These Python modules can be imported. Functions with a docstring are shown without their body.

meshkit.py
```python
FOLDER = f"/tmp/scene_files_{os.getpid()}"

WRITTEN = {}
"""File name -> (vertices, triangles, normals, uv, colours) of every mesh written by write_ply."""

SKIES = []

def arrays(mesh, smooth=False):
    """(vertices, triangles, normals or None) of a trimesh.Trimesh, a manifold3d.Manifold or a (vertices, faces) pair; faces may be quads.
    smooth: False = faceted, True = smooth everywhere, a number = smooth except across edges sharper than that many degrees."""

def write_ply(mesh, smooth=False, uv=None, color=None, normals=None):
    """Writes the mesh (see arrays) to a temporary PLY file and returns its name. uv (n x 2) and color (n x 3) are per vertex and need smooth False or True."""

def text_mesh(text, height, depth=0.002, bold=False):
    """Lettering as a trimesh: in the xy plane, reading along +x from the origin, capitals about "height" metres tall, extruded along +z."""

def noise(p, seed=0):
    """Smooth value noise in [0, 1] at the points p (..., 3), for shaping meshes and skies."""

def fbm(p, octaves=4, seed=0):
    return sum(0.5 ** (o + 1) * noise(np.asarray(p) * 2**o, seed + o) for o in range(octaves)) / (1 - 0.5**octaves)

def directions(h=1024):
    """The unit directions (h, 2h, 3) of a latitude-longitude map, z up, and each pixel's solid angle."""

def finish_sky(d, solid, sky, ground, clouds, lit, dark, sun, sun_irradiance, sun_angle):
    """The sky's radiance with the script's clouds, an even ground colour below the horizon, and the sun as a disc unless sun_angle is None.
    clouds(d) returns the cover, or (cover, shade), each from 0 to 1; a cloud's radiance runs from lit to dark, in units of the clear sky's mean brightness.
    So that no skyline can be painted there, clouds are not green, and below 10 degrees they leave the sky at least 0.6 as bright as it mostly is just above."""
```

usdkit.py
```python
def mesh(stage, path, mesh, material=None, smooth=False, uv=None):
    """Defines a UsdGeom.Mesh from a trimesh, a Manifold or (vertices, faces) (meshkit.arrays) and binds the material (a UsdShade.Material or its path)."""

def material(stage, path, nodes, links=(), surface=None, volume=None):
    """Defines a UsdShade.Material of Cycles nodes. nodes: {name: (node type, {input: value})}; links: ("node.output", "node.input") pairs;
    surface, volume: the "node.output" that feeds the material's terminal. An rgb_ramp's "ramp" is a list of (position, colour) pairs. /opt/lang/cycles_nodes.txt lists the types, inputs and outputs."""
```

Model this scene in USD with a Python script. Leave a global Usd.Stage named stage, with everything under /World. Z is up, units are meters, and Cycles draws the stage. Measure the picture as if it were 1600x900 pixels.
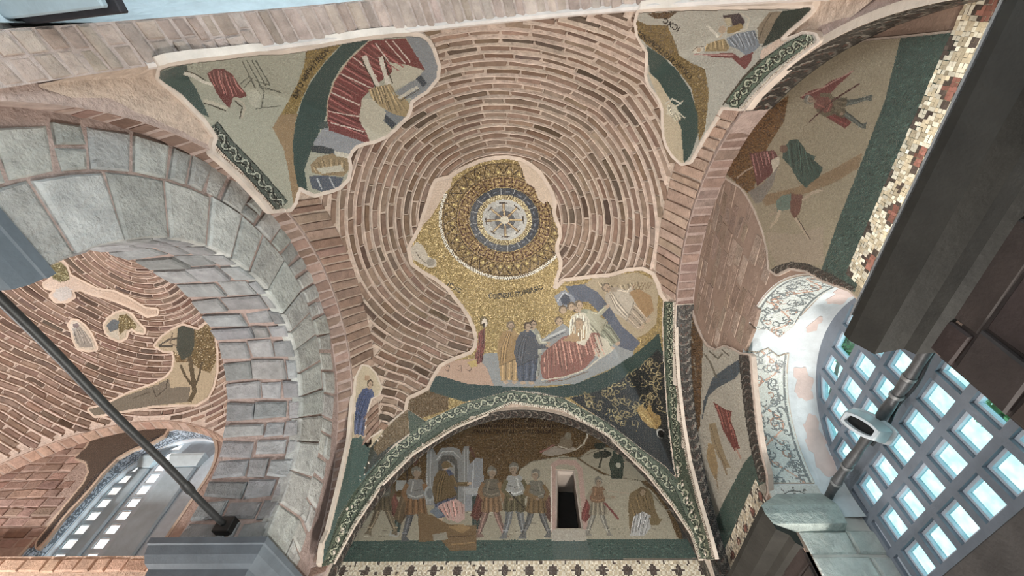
import math, random
import numpy as np, trimesh, usdkit, meshkit
from pxr import Usd, UsdGeom, UsdLux, Gf, Sdf, UsdShade, Vt
from PIL import Image, ImageDraw
import shapely
from shapely.geometry import Polygon, Point, LineString
from shapely.prepared import prep
from scipy.spatial import Delaunay

stage = Usd.Stage.CreateInMemory()
UsdGeom.SetStageUpAxis(stage, 'Z'); UsdGeom.SetStageMetersPerUnit(stage, 1.0)
UsdGeom.Xform.Define(stage, '/World'); stage.DefinePrim('/World/Looks', 'Scope')
rng = np.random.default_rng(7)
V3 = lambda *a: np.array(a, float)

# ------------------------------------------------------------------ camera
F = 643.298
POS = V3(0.5046, -2.468, 1.6)
R = np.array([[0.9952015, 0.0570369, 0.0795027], [0.0922238, -0.8182565, -0.5674078], [0.0326905, 0.5720171, -0.8195900]])
cam = UsdGeom.Camera.Define(stage, '/World/camera')
m4 = np.eye(4); m4[:3, :3] = R.T; m4[3, :3] = POS
cam.AddTransformOp().Set(Gf.Matrix4d(*m4.ravel().tolist()))
cam.CreateHorizontalApertureAttr(36.0); cam.CreateVerticalApertureAttr(20.25)
cam.CreateFocalLengthAttr(F / 1600 * 36.0); cam.CreateClippingRangeAttr(Gf.Vec2f(0.05, 500))
EXPOSURE = 0.12
cam.CreateExposureAttr(EXPOSURE)

# ------------------------------------------------------------------ sky and lamps
def material(name, nodes, links, surface='p.BSDF'):
    return usdkit.material(stage, '/World/Looks/' + name, nodes, links, surface=surface)
SKY = 2.2
dome = UsdLux.DomeLight.Define(stage, '/World/sky')
dome.CreateIntensityAttr(SKY); dome.CreateColorAttr(Gf.Vec3f(0.80, 0.93, 1.0))
def rect_light(path, pos, target, w, h, power, col):
    l = UsdLux.RectLight.Define(stage, path)
    l.CreateWidthAttr(w); l.CreateHeightAttr(h); l.CreateIntensityAttr(power); l.CreateColorAttr(Gf.Vec3f(*col)); l.CreateNormalizeAttr(True)
    z = -(V3(*target) - V3(*pos)); z /= np.linalg.norm(z)
    x = np.cross([0, 0, 1.0] if abs(z[2]) < .95 else [0, 1.0, 0], z); x /= np.linalg.norm(x); y = np.cross(z, x)
    m = np.eye(4); m[0, :3], m[1, :3], m[2, :3], m[3, :3] = x, y, z, pos
    l.AddTransformOp().Set(Gf.Matrix4d(*m.ravel().tolist()))
    return l

# ------------------------------------------------------------------ naming and mesh helpers
_used = {}
def numbered(parent, name):
    k = (parent, name); n = _used.get(k, 0); _used[k] = n + 1
    return f'{parent}/{name}' if n == 0 else f'{parent}/{name}_{n:03d}'
def tag(prim, label=None, category=None, group=None, kind=None):
    for k, v in (('label', label), ('category', category), ('group', group), ('kind', kind)):
        if v: prim.SetCustomDataByKey(k, v)
    return prim
def thing(name, label, category=None, group=None, kind=None, loc=None):
    x = UsdGeom.Xform.Define(stage, numbered('/World', name))
    if loc is not None: x.AddTranslateOp().Set(Gf.Vec3d(*map(float, loc)))
    return tag(x.GetPrim(), label, category, group, kind)
SAT = 0.72
def srgb(c):
    c = np.asarray(c, float) / 255.0
    c = np.where(c < 0.04045, c / 12.92, ((c + 0.055) / 1.055) ** 2.4)
    g = (c * [.2126, .7152, .0722]).sum(-1, keepdims=True); return g + (c - g) * SAT
def obj(name, vf, mat, parent=None, col=None, smooth=False, label=None, category=None, group=None, kind=None):
    """one Mesh prim; col: a constant sRGB colour or a linear per-vertex array"""
    pp = '/World' if parent is None else str(parent.GetPath())
    path = numbered(pp, name)
    if isinstance(vf, trimesh.Trimesh): vf = (np.array(vf.vertices), np.array(vf.faces))
    vv, ff = np.asarray(vf[0], float), np.asarray(vf[1], int); use = np.unique(ff)
    if len(use) < len(vv):
        mp = np.zeros(len(vv), int); mp[use] = np.arange(len(use)); ff = mp[ff]
        if col is not None and np.ndim(col) == 2: col = np.asarray(col)[use]
        vv = vv[use]
    vf = (vv, ff)
    m = usdkit.mesh(stage, path, vf, mat, smooth=smooth)
    m.CreateDoubleSidedAttr(True)
    if col is not None:
        n = len(m.GetPointsAttr().Get())
        col = np.asarray(col, np.float32)
        if col.ndim == 1: col = np.tile(srgb(col).astype(np.float32), (n, 1))
        pv = UsdGeom.PrimvarsAPI(m).CreatePrimvar('col', Sdf.ValueTypeNames.Color3fArray, 'vertex')
        pv.Set(Vt.Vec3fArray.FromNumpy(np.ascontiguousarray(col, np.float32)))
    return tag(m.GetPrim(), label, category, group, kind)
class MB:
    """collects pieces into one mesh"""
    def __init__(s): s.v, s.f, s.c, s.n = [], [], [], 0
    def add(s, v, f, col=None):
        f = np.asarray(f)
        if f.shape[1] == 4: f = np.vstack([f[:, [0, 1, 2]], f[:, [0, 2, 3]]])
        s.v.append(np.asarray(v, float)); s.f.append(f + s.n); s.n += len(v)
        if col is not None:
            c = np.asarray(col, float); s.c.append(np.tile(srgb(c), (len(v), 1)) if c.ndim == 1 else c)
    def out(s): return np.vstack(s.v), np.vstack(s.f)
    def build(s, name, mat, parent=None, **k):
        return obj(name, s.out(), mat, parent, col=np.vstack(s.c) if s.c else k.pop('col', None), **k)
def box(x0, x1, y0, y1, z0, z1, c=0.0):
    if c <= 0:
        v = np.array([[x, y, z] for x in (x0, x1) for y in (y0, y1) for z in (z0, z1)], float)
        f = [[0, 1, 3, 2], [4, 6, 7, 5], [0, 4, 5, 1], [2, 3, 7, 6], [0, 2, 6, 4], [1, 5, 7, 3]]
        f = np.array(f); return v, np.vstack([f[:, [0, 1, 2]], f[:, [0, 2, 3]]])
    pts = []
    for sx in (0, 1):
        for sy in (0, 1):
            for sz in (0, 1):
                X, Y, Z = (x0, x1)[sx], (y0, y1)[sy], (z0, z1)[sz]; dx, dy, dz = (c, -c)[sx], (c, -c)[sy], (c, -c)[sz]
                pts += [[X + dx, Y + dy, Z], [X + dx, Y, Z + dz], [X, Y + dy, Z + dz]]
    h = trimesh.convex.convex_hull(np.array(pts)); return np.array(h.vertices), np.array(h.faces)
def frame_of(d):
    d = d / np.linalg.norm(d); a = np.cross(d, [0, 0, 1.0] if abs(d[2]) < .9 else [1.0, 0, 0]); a /= np.linalg.norm(a)
    return a, np.cross(d, a)
def tube(path, r, sides=14, cap=True):
    p = np.asarray(path, float); r = np.broadcast_to(np.asarray(r, float), (len(p),))
    t = np.gradient(p, axis=0); a, b = frame_of(p[-1] - p[0]); ang = np.arange(sides) * 2 * np.pi / sides
    v = (p[:, None] + r[:, None, None] * (np.cos(ang)[None, :, None] * a + np.sin(ang)[None, :, None] * b)).reshape(-1, 3)
    f = []
    for i in range(len(p) - 1):
        for j in range(sides):
            k = (j + 1) % sides; f += [[i * sides + j, i * sides + k, (i + 1) * sides + k, (i + 1) * sides + j]]
    f = np.array(f); f = np.vstack([f[:, [0, 1, 2]], f[:, [0, 2, 3]]])
    if cap:
        v = np.vstack([v, p[:1], p[-1:]]); n = len(p) * sides; c = []
        for j in range(sides):
            k = (j + 1) % sides; c += [[n, k, j], [n + 1, (len(p) - 1) * sides + j, (len(p) - 1) * sides + k]]
        f = np.vstack([f, c])
    return v, f
def sheet(U, Vv, fn):
    """a grid sheet: fn(u, v) -> points"""
    u, v = np.meshgrid(U, Vv, indexing='ij'); P = fn(u.ravel(), v.ravel()); nu, nv = len(U), len(Vv)
    i, j = np.meshgrid(np.arange(nu - 1), np.arange(nv - 1), indexing='ij'); a = (i * nv + j).ravel()
    q = np.stack([a, a + nv, a + nv + 1, a + 1], 1)
    return P, np.vstack([q[:, [0, 1, 2]], q[:, [0, 2, 3]]])
def extrude_profile(pts, axis, a, b):
    """closed profile (2D) extruded along an axis: axis 0: pts=(y,z); 1: pts=(x,z); 2: pts=(x,y)"""
    t = trimesh.creation.extrude_polygon(Polygon(pts), b - a, engine='earcut'); v = np.array(t.vertices); f = np.array(t.faces)
    o = np.zeros_like(v); k = [i for i in range(3) if i != axis]
    o[:, k[0]], o[:, k[1]], o[:, axis] = v[:, 0], v[:, 1], v[:, 2] + a
    return o, f

# ------------------------------------------------------------------ materials
def col_mat(name, rough=0.85, nscale=9.0, lo=0.72, hi=1.16, bump=0.5, bscale=40.0, dist=0.012, metallic=0.0, spec=0.25, fine=True):
    nodes = {'a': ('attribute', {'attribute': 'col'}), 'g': ('geometry', {}),
             'n': ('noise_texture', {'scale': nscale, 'detail': 5.0, 'roughness': 0.62}),
             'r': ('map_range', {'from_min': 0.32, 'from_max': 0.7, 'to_min': lo, 'to_max': hi}),
             'm': ('vector_math', {'math_type': 'scale'}),
             'n2': ('noise_texture', {'scale': bscale, 'detail': 4.0, 'roughness': 0.6}),
             'b': ('bump', {'strength': bump, 'distance': dist}),
             'p': ('principled_bsdf', {'roughness': rough, 'metallic': metallic, 'specular_ior_level': spec})}
    links = [('g.position', 'n.vector'), ('n.fac', 'r.value'), ('a.color', 'm.vector1'), ('r.result', 'm.scale'), ('m.vector', 'p.base_color'),
             ('g.position', 'n2.vector'), ('n2.fac', 'b.height'), ('b.normal', 'p.normal')]
    return material(name, nodes, links)
M_BRICK = col_mat('brick_clay', bump=0.7, bscale=45, dist=0.02)
M_MORTAR = col_mat('lime_mortar', nscale=14, bump=0.8, bscale=30, dist=0.025, lo=.8)
M_STONE = col_mat('ashlar_stone', nscale=7, bump=0.8, bscale=22, dist=0.03, lo=.74)
M_PLASTER = col_mat('lime_plaster', nscale=6, lo=.86, hi=1.1, bump=0.35, bscale=28, dist=0.015)
M_MARBLE = col_mat('marble', rough=.55, nscale=5, lo=.82, hi=1.1, bump=.25, bscale=30, dist=.01, spec=.4)
M_DARK = col_mat('dark_stone', rough=.6, nscale=5, lo=.7, hi=1.25, bump=.3, bscale=25, dist=.01, spec=.3)
M_IRON = col_mat('iron', rough=.5, nscale=30, lo=.8, hi=1.15, bump=.2, bscale=80, dist=.004, metallic=.5, spec=.4)
M_PAINT = col_mat('painted_metal', rough=.45, nscale=20, lo=.93, hi=1.05, bump=.05, bscale=60, dist=.004, metallic=.2, spec=.5)
M_TESS = col_mat('glass_tesserae', rough=.42, nscale=60, lo=.9, hi=1.08, bump=.2, bscale=120, dist=.003, spec=.45)
M_GOLD = col_mat('gold_tesserae', rough=.4, nscale=40, lo=.82, hi=1.12, bump=.25, bscale=90, dist=.004, metallic=.32, spec=.55)
M_LEAF = material('leaf', {'a': ('attribute', {'attribute': 'col'}), 'd': ('diffuse_bsdf', {}), 't': ('translucent_bsdf', {}), 'mx': ('mix_closure', {'fac': .5})},
                  [('a.color', 'd.color'), ('a.color', 't.color'), ('d.BSDF', 'mx.closure1'), ('t.BSDF', 'mx.closure2')], 'mx.closure')
def pane_mat(name, tint, emit=None):
    nodes = {'g': ('geometry', {}), 'n': ('noise_texture', {'scale': 16.0, 'detail': 3.0}), 'r': ('rgb_ramp', {'ramp': [(0.35, tint[0]), (0.65, tint[1])]}),
             't': ('transparent_bsdf', {}), 'gl': ('glossy_bsdf', {'roughness': 0.08, 'color': (0.9, 0.95, 1.0)}), 'mx': ('mix_closure', {'fac': 0.06})}
    links = [('g.position', 'n.vector'), ('n.fac', 'r.fac'), ('r.color', 't.color'), ('t.BSDF', 'mx.closure1'), ('gl.BSDF', 'mx.closure2')]
    return material(name, nodes, links, 'mx.closure')
M_PANE = pane_mat('frosted_pane', ((.35, .50, .49), (.45, .56, .55)))
M_PANE_W = pane_mat('white_pane', ((.84, .88, .88), (.9, .92, .92)))

# ------------------------------------------------------------------ the geometry of the bay
A, B, DR = 2.0, 2.36, 0.194            # half width (x), half depth (y), depth of the wall arches
CZ, HF, HS, ZC = 3.131, 2.358, 2.38, 6.864
class Vault:
    """a domical vault over a rectangle, resting on four arches"""
    def __init__(s, cx=0.0, a=A, b=B, cy=0.0): s.cx, s.cy, s.a, s.b = cx, cy, a, b
    def edge(s, phi):
        c, q = np.cos(phi), np.sin(phi)
        re = np.minimum(s.a / np.maximum(np.abs(c), 1e-9), s.b / np.maximum(np.abs(q), 1e-9))
        x, y = re * c, re * q
        onx = np.abs(x) >= s.a - 1e-6
        ze = np.where(onx, CZ + HS * np.sqrt(np.clip(1 - (y / s.b) ** 2, 0, 1)), CZ + HF * np.sqrt(np.clip(1 - (x / s.a) ** 2, 0, 1)))
        return re, np.minimum(ZC - ze, re * .9995)
    def radius(s, phi):
        re, d = s.edge(phi)
        if not hasattr(s, 'tab'):      # the springing is eased round the corners, as the masons did
            q = np.linspace(-np.pi, np.pi, 4097)[:-1]; r0, d0 = s.edge(q); raw = (r0 * r0 + d0 * d0) / (2 * d0)
            w = np.hanning(55); w /= w.sum(); k = 27
            s.tab = (q, np.convolve(np.r_[raw[-k:], raw, raw[:k]], w, 'valid'))
        return re, np.interp((np.asarray(phi) + np.pi) % (2 * np.pi) - np.pi, s.tab[0], s.tab[1])
    def z(s, x, y):
        x, y = x - s.cx, y - s.cy
        phi = np.arctan2(y, x); rho = np.hypot(x, y); re, Rr = s.radius(phi)
        return ZC - (Rr - np.sqrt(np.maximum(Rr ** 2 - rho ** 2, 0)))
    def pt(s, phi, ch, h=0.0):
        """point at azimuth phi and chord distance ch from the crown, h into the room"""
        phi, ch = np.asarray(phi, float), np.asarray(ch, float); _, Rr = s.radius(phi); t = 2 * np.arcsin(np.clip(ch / (2 * Rr), 0, 1)); rr = Rr - h
        return np.stack([s.cx + rr * np.sin(t) * np.cos(phi), s.cy + rr * np.sin(t) * np.sin(phi), ZC - Rr + rr * np.cos(t)], -1)
    def chord_edge(s, phi):
        re, Rr = s.radius(phi); t = np.arcsin(np.clip(re / Rr, 0, 1)); return 2 * Rr * np.sin(t / 2)
VM, VL, VB = Vault(), Vault(cx=-5.7, a=2.62), Vault(cy=-4.945)
def ray(px):
    px = np.atleast_2d(np.asarray(px, float))
    return np.stack([(px[:, 0] - 800) / F, -(px[:, 1] - 450) / F, -np.ones(len(px))], 1) @ R.T
def pix(P):
    q = (np.atleast_2d(P) - POS) @ R; return np.stack([800 - F * q[:, 0] / q[:, 2], 450 + F * q[:, 1] / q[:, 2]], 1)
def hit_plane(ax, val):
    n = np.zeros(3); n[ax] = 1
    def fn(px):
        d = ray(px); t = (val - POS[ax]) / d[:, ax]; P = POS + t[:, None] * d
        return P, np.tile(n * np.sign(POS[ax] - val), (len(P), 1))
    return fn
def hit_vault(V, pad=0.0):
    def Ff(P):
        g = V.z(P[:, 0], P[:, 1]) - P[:, 2]
        return np.minimum(np.minimum(g, V.a + pad - np.abs(P[:, 0] - V.cx)), V.b + pad - (P[:, 1] - V.cy))
    def fn(px):
        d = ray(px); d = d / np.linalg.norm(d, axis=1, keepdims=True)
        t0 = np.full(len(d), 1.2)
        if V is not VM:   # start inside the other bay
            t0 = np.maximum(t0, (-3.3 - POS[0]) / np.minimum(d[:, 0], -1e-6))
        lo = t0.copy(); hi = np.full(len(d), np.nan); t = t0.copy()
        for k in range(150):
            t = t + 0.06
            v = Ff(POS + t[:, None] * d); done = np.isnan(hi) & (v < 0); hi[done] = t[done]
            if not np.isnan(hi).any(): break
            lo = np.where(np.isnan(hi), t, lo)
        hi = np.where(np.isnan(hi), lo, hi)
        for k in range(24):
            mid = (lo + hi) / 2; v = Ff(POS + mid[:, None] * d); lo = np.where(v > 0, mid, lo); hi = np.where(v > 0, hi, mid)
        P = POS + lo[:, None] * d
        e = 1e-4; N = np.stack([Ff(P + e * np.eye(3)[k]) - Ff(P - e * np.eye(3)[k]) for k in range(3)], 1)
        N /= np.maximum(np.linalg.norm(N, axis=1, keepdims=True), 1e-9)
        return P, N
    return fn
H_VAULT, H_LEFT = hit_vault(VM), hit_vault(VL)
YF, XR = B + DR, A + DR                     # front lunette plane, right lunette plane
H_FRONT, H_RIGHT = hit_plane(1, YF), hit_plane(0, XR)

def fill_polygon(poly, hit, lift=0.03, step=7.0, skirt=0.03):
    """a slab with the outline poly (photo pixels) lying on the real surface hit()"""
    ring = np.array(shapely.segmentize(poly.exterior, step).coords)[:-1]
    x0, y0, x1, y1 = poly.bounds
    gx, gy = np.meshgrid(np.arange(x0 + step / 2, x1, step), np.arange(y0 + step / 2, y1, step)); g = np.stack([gx.ravel(), gy.ravel()], 1)
    ins = shapely.contains_xy(poly.buffer(-step * .45), g[:, 0], g[:, 1]); g = g[ins]
    holes = [np.array(shapely.segmentize(h, step).coords)[:-1] for h in poly.interiors]
    pts = np.vstack([ring] + holes + [g]); tri = Delaunay(pts).simplices
    cen = pts[tri].mean(1); tri = tri[shapely.contains_xy(poly, cen[:, 0], cen[:, 1])]
    P, N = hit(pts); n = len(pts)
    v = np.vstack([P + N * lift, P - N * skirt]); f = [tri]
    at = 0
    for rg in [ring] + holes:
        i = np.arange(len(rg)) + at; j = np.roll(i, -1); at += len(rg)
        f += [np.stack([i, j, j + n], 1), np.stack([i, j + n, i + n], 1)]
    return v, np.vstack(f)

def block(fn, u0, u1, v0, v1, h0, h1, c=0.008, nu=1, jit=0.0, tilt=0.0, rg=rng):
    """one brick or stone: fn(u, v, h) -> points; bottom h0, face h1 with a chamfer; jit moves its corners"""
    us = np.linspace(0, 1, nu + 1); J = rg.uniform(-jit, jit, 8); T = rg.uniform(-tilt, tilt, 3)
    lu, lv = u1 - u0, v1 - v0
    def ringv(ins, h):
        out = []
        for k, (w, vv) in enumerate(((us, 0), (us[::-1], 1))):
            a0, a1 = (J[0], J[1]) if vv == 0 else (J[2], J[3]); b0, b1 = (J[4], J[5]) if vv == 0 else (J[6], J[7])
            for q in w:
                uu = u0 + ins + (lu - 2 * ins) * q + (a0 * (1 - q) + a1 * q); vq = (v0 + ins if vv == 0 else v1 - ins) + b0 * (1 - q) + b1 * q
                out.append((uu, vq, h + T[0] * (q - .5) + T[1] * (vv - .5) if h > h0 else h))
        return out
    rings = [ringv(0, h0), ringv(0, h1 - c), ringv(c, h1)]; m = 2 * (nu + 1)
    a = np.array(sum(rings, [])); P = fn(a[:, 0], a[:, 1], a[:, 2]); f = []
    for k in range(2):
        for i in range(m):
            j = (i + 1) % m; f += [[k * m + i, k * m + j, (k + 1) * m + j], [k * m + i, (k + 1) * m + j, (k + 1) * m + i]]
    o = 2 * m
    for i in range(nu): f += [[o + i, o + i + 1, o + m - 2 - i], [o + i, o + m - 2 - i, o + m - 1 - i]]
    return P, np.array(f)
def tone(base, amt=14, warm=6, rg=rng):
    return np.clip(np.asarray(base, float) + rg.normal(0, amt * .8) + rg.normal(0, warm * .45, 3) * [1, .4, .8], 12, 245)
def split_300(items, name, mat, parent, rest='brick_rubble', limit=300):
    """items: (pixel area, vertices, faces, colour). The largest become parts, the others one part"""
    items = sorted(items, key=lambda q: -q[0])
    for a, v, f, c in items[:limit]: obj(name, (v, f), mat, parent, col=c)
    if items[limit:]:
        mb = MB()
        for a, v, f, c in items[limit:]: mb.add(v, f, c)
        mb.build(rest, mat, parent, kind='stuff')
def parea(P):
    q = (P - POS) @ R
    if (q[:, 2] > -0.05).any(): return 0.0
    p = np.stack([800 - F * q[:, 0] / q[:, 2], 450 + F * q[:, 1] / q[:, 2]], 1)
    p = np.clip(p, [0, 0], [1600, 900]); w = p.max(0) - p.min(0); return float(w[0] * w[1])
# ------------------------------------------------------------------ outlines of the surviving plaster fields (traced on the real surfaces)
def smooth_poly(p, r=3):
    return Polygon(p).buffer(0).buffer(r).buffer(-2 * r).buffer(r)
O_DOME = [(640,388),(650,370),(658,355),(664,334),(671,314),(676,296),(682,283),(704,278),(716,269),(727,263),(752,252),(772,248),(793,247),(812,250),(827,258),(842,270),(852,286),(861,302),(865,317),(863,330),(866,342),(872,356),(873,368),(868,382),(869,396),(874,408),(873,419),(868,432),(864,450),(870,452),(882,440),(904,437),(929,434),(956,432),(982,424),(1005,422),(1020,429),(1027,443),(1031,459),(1039,470),
          (1037,500),(1040,575),(1045,650),(1058,750),(1040,730),(1000,700),(950,660),(880,622),(800,610),(725,630),(665,658),(637,640),(640,625),(655,618),(670,610),(680,590),(690,574),(706,565),(720,560),(736,554),(744,545),(747,530),(743,512),(735,494),(722,474),(712,462),(700,447),(680,432),(660,421),(645,410)]
O_FRONTBAND = [(637,640),(665,658),(725,630),(800,610),(880,622),(950,660),(1000,700),(1040,730),(1058,750),(1045,650),(1040,575),(1037,500),(1039,470),(1055,472),(1056,540),(1060,600),(1067,660),(1077,720),(1095,790),(1110,840),(1119,872),(1092,872),(1080,835),(1050,790),(1010,740),(950,682),(880,642),(800,631),(710,669),(645,710),(595,760),(555,820),(522,878),
               (490,893),(505,850),(514,830),(524,790),(535,745),(547,690),(552,635),(556,590),(565,572),(574,573),(585,584),(594,606),(590,616),(578,622),(570,650),(567,680),(572,694),(580,684),(596,674),(625,650)]
O_BACKLEFT = [(247,103),(262,98),(300,92),(343,88),(400,81),(440,80),(475,75),(520,66),(570,58),(610,54),(640,52),(658,54),(668,62),(675,75),(683,100),(681,118),(665,138),(652,146),(640,155),(638,168),(634,178),(615,198),(600,210),(585,217),(570,220),(555,225),(546,234),(541,245),(543,262),(540,278),(528,290),(515,295),(502,298),(490,302),(476,296),(465,290),(460,302),(457,315),(450,325),(423,328),(402,303),(380,280),(355,256),(334,238),(333,226),(337,213),(328,200),(318,186),(300,168),(283,150),(268,138),(253,127),(245,116)]
O_BACKRIGHT = [(1000,14),(1060,10),(1140,8),(1210,6),(1276,4),(1270,16),(1256,30),(1240,44),(1226,58),(1215,66),(1240,60),(1262,52),(1280,54),(1284,62),(1270,72),(1235,98),(1200,130),(1180,150),(1167,168),(1150,166),(1131,165),(1118,188),(1100,216),(1090,234),(1081,250),(1068,253),(1055,241),(1046,226),(1042,212),(1040,190),(1040,168),(1036,156),(1030,146),(1019,132),(1012,114),(1014,92),(1014,76),(1006,64),(999,50),(996,30)]
O_RIGHTUP = [(1167,175),(1182,152),(1202,134),(1236,102),(1270,76),(1296,67),(1303,72),(1302,84),(1320,79),(1356,64),(1414,59),(1520,48),(1568,42),(1568,66),(1366,447),(1350,470),(1330,452),(1290,438),(1262,422),(1236,418),(1216,428),(1205,420),(1203,392),(1196,362),(1190,346),(1182,326),(1170,304),(1160,291),(1140,279),(1124,266),(1119,250),(1130,226),(1150,200)]
O_RIGHTLOW = [(1062,474),(1077,472),(1082,490),(1087,506),(1096,527),(1105,541),(1119,548),(1133,542),(1147,547),(1157,553),(1173,556),(1176,600),(1180,637),(1184,672),(1190,708),(1199,742),(1200,770),(1190,800),(1136,905),(1122,880),(1114,850),(1097,790),(1079,720),(1068,650),(1061,590),(1060,530)]
P = {k: smooth_poly(v) for k, v in dict(dome=O_DOME, band=O_FRONTBAND, backleft=O_BACKLEFT, backright=O_BACKRIGHT, rightup=O_RIGHTUP, rightlow=O_RIGHTLOW).items()}
VAULT_BEDS = prep(shapely.union_all([P['dome'], P['band'], P['backleft'], P['backright']]).buffer(1))
# the other bay
O_LEFTS = dict(tree=[(244,540),(256,526),(272,515),(287,508),(300,512),(312,516),(326,505),(336,520),(340,550),(340,580),(334,605),(325,622),(308,632),(285,632),(240,634),(150,650),(140,640),(165,634),(205,614),(240,602),(262,590),(272,578),(275,560),(272,547),(258,548)],
               rag=[(72,412),(80,405),(92,403),(103,412),(110,430),(130,441),(152,452),(180,456),(205,468),(228,482),(247,484),(246,490),(232,493),(218,484),(196,474),(170,464),(148,459),(128,451),(112,452),(117,463),(105,470),(88,470),(80,461),(90,452),(72,448),(70,443),(80,436),(77,425)],
               robe=[(109,507),(114,500),(122,501),(133,509),(143,522),(150,538),(152,545),(140,547),(124,544),(118,532),(114,518)],
               corner=[(165,508),(172,497),(184,489),(195,486),(207,492),(216,504),(226,514),(226,520),(215,518),(208,512),(200,517),(198,527),(188,532),(176,527),(168,519)])
PL = {k: smooth_poly(v, 1.5) for k, v in O_LEFTS.items()}
LEFT_BEDS = prep(shapely.union_all(list(PL.values())).buffer(1))

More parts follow.
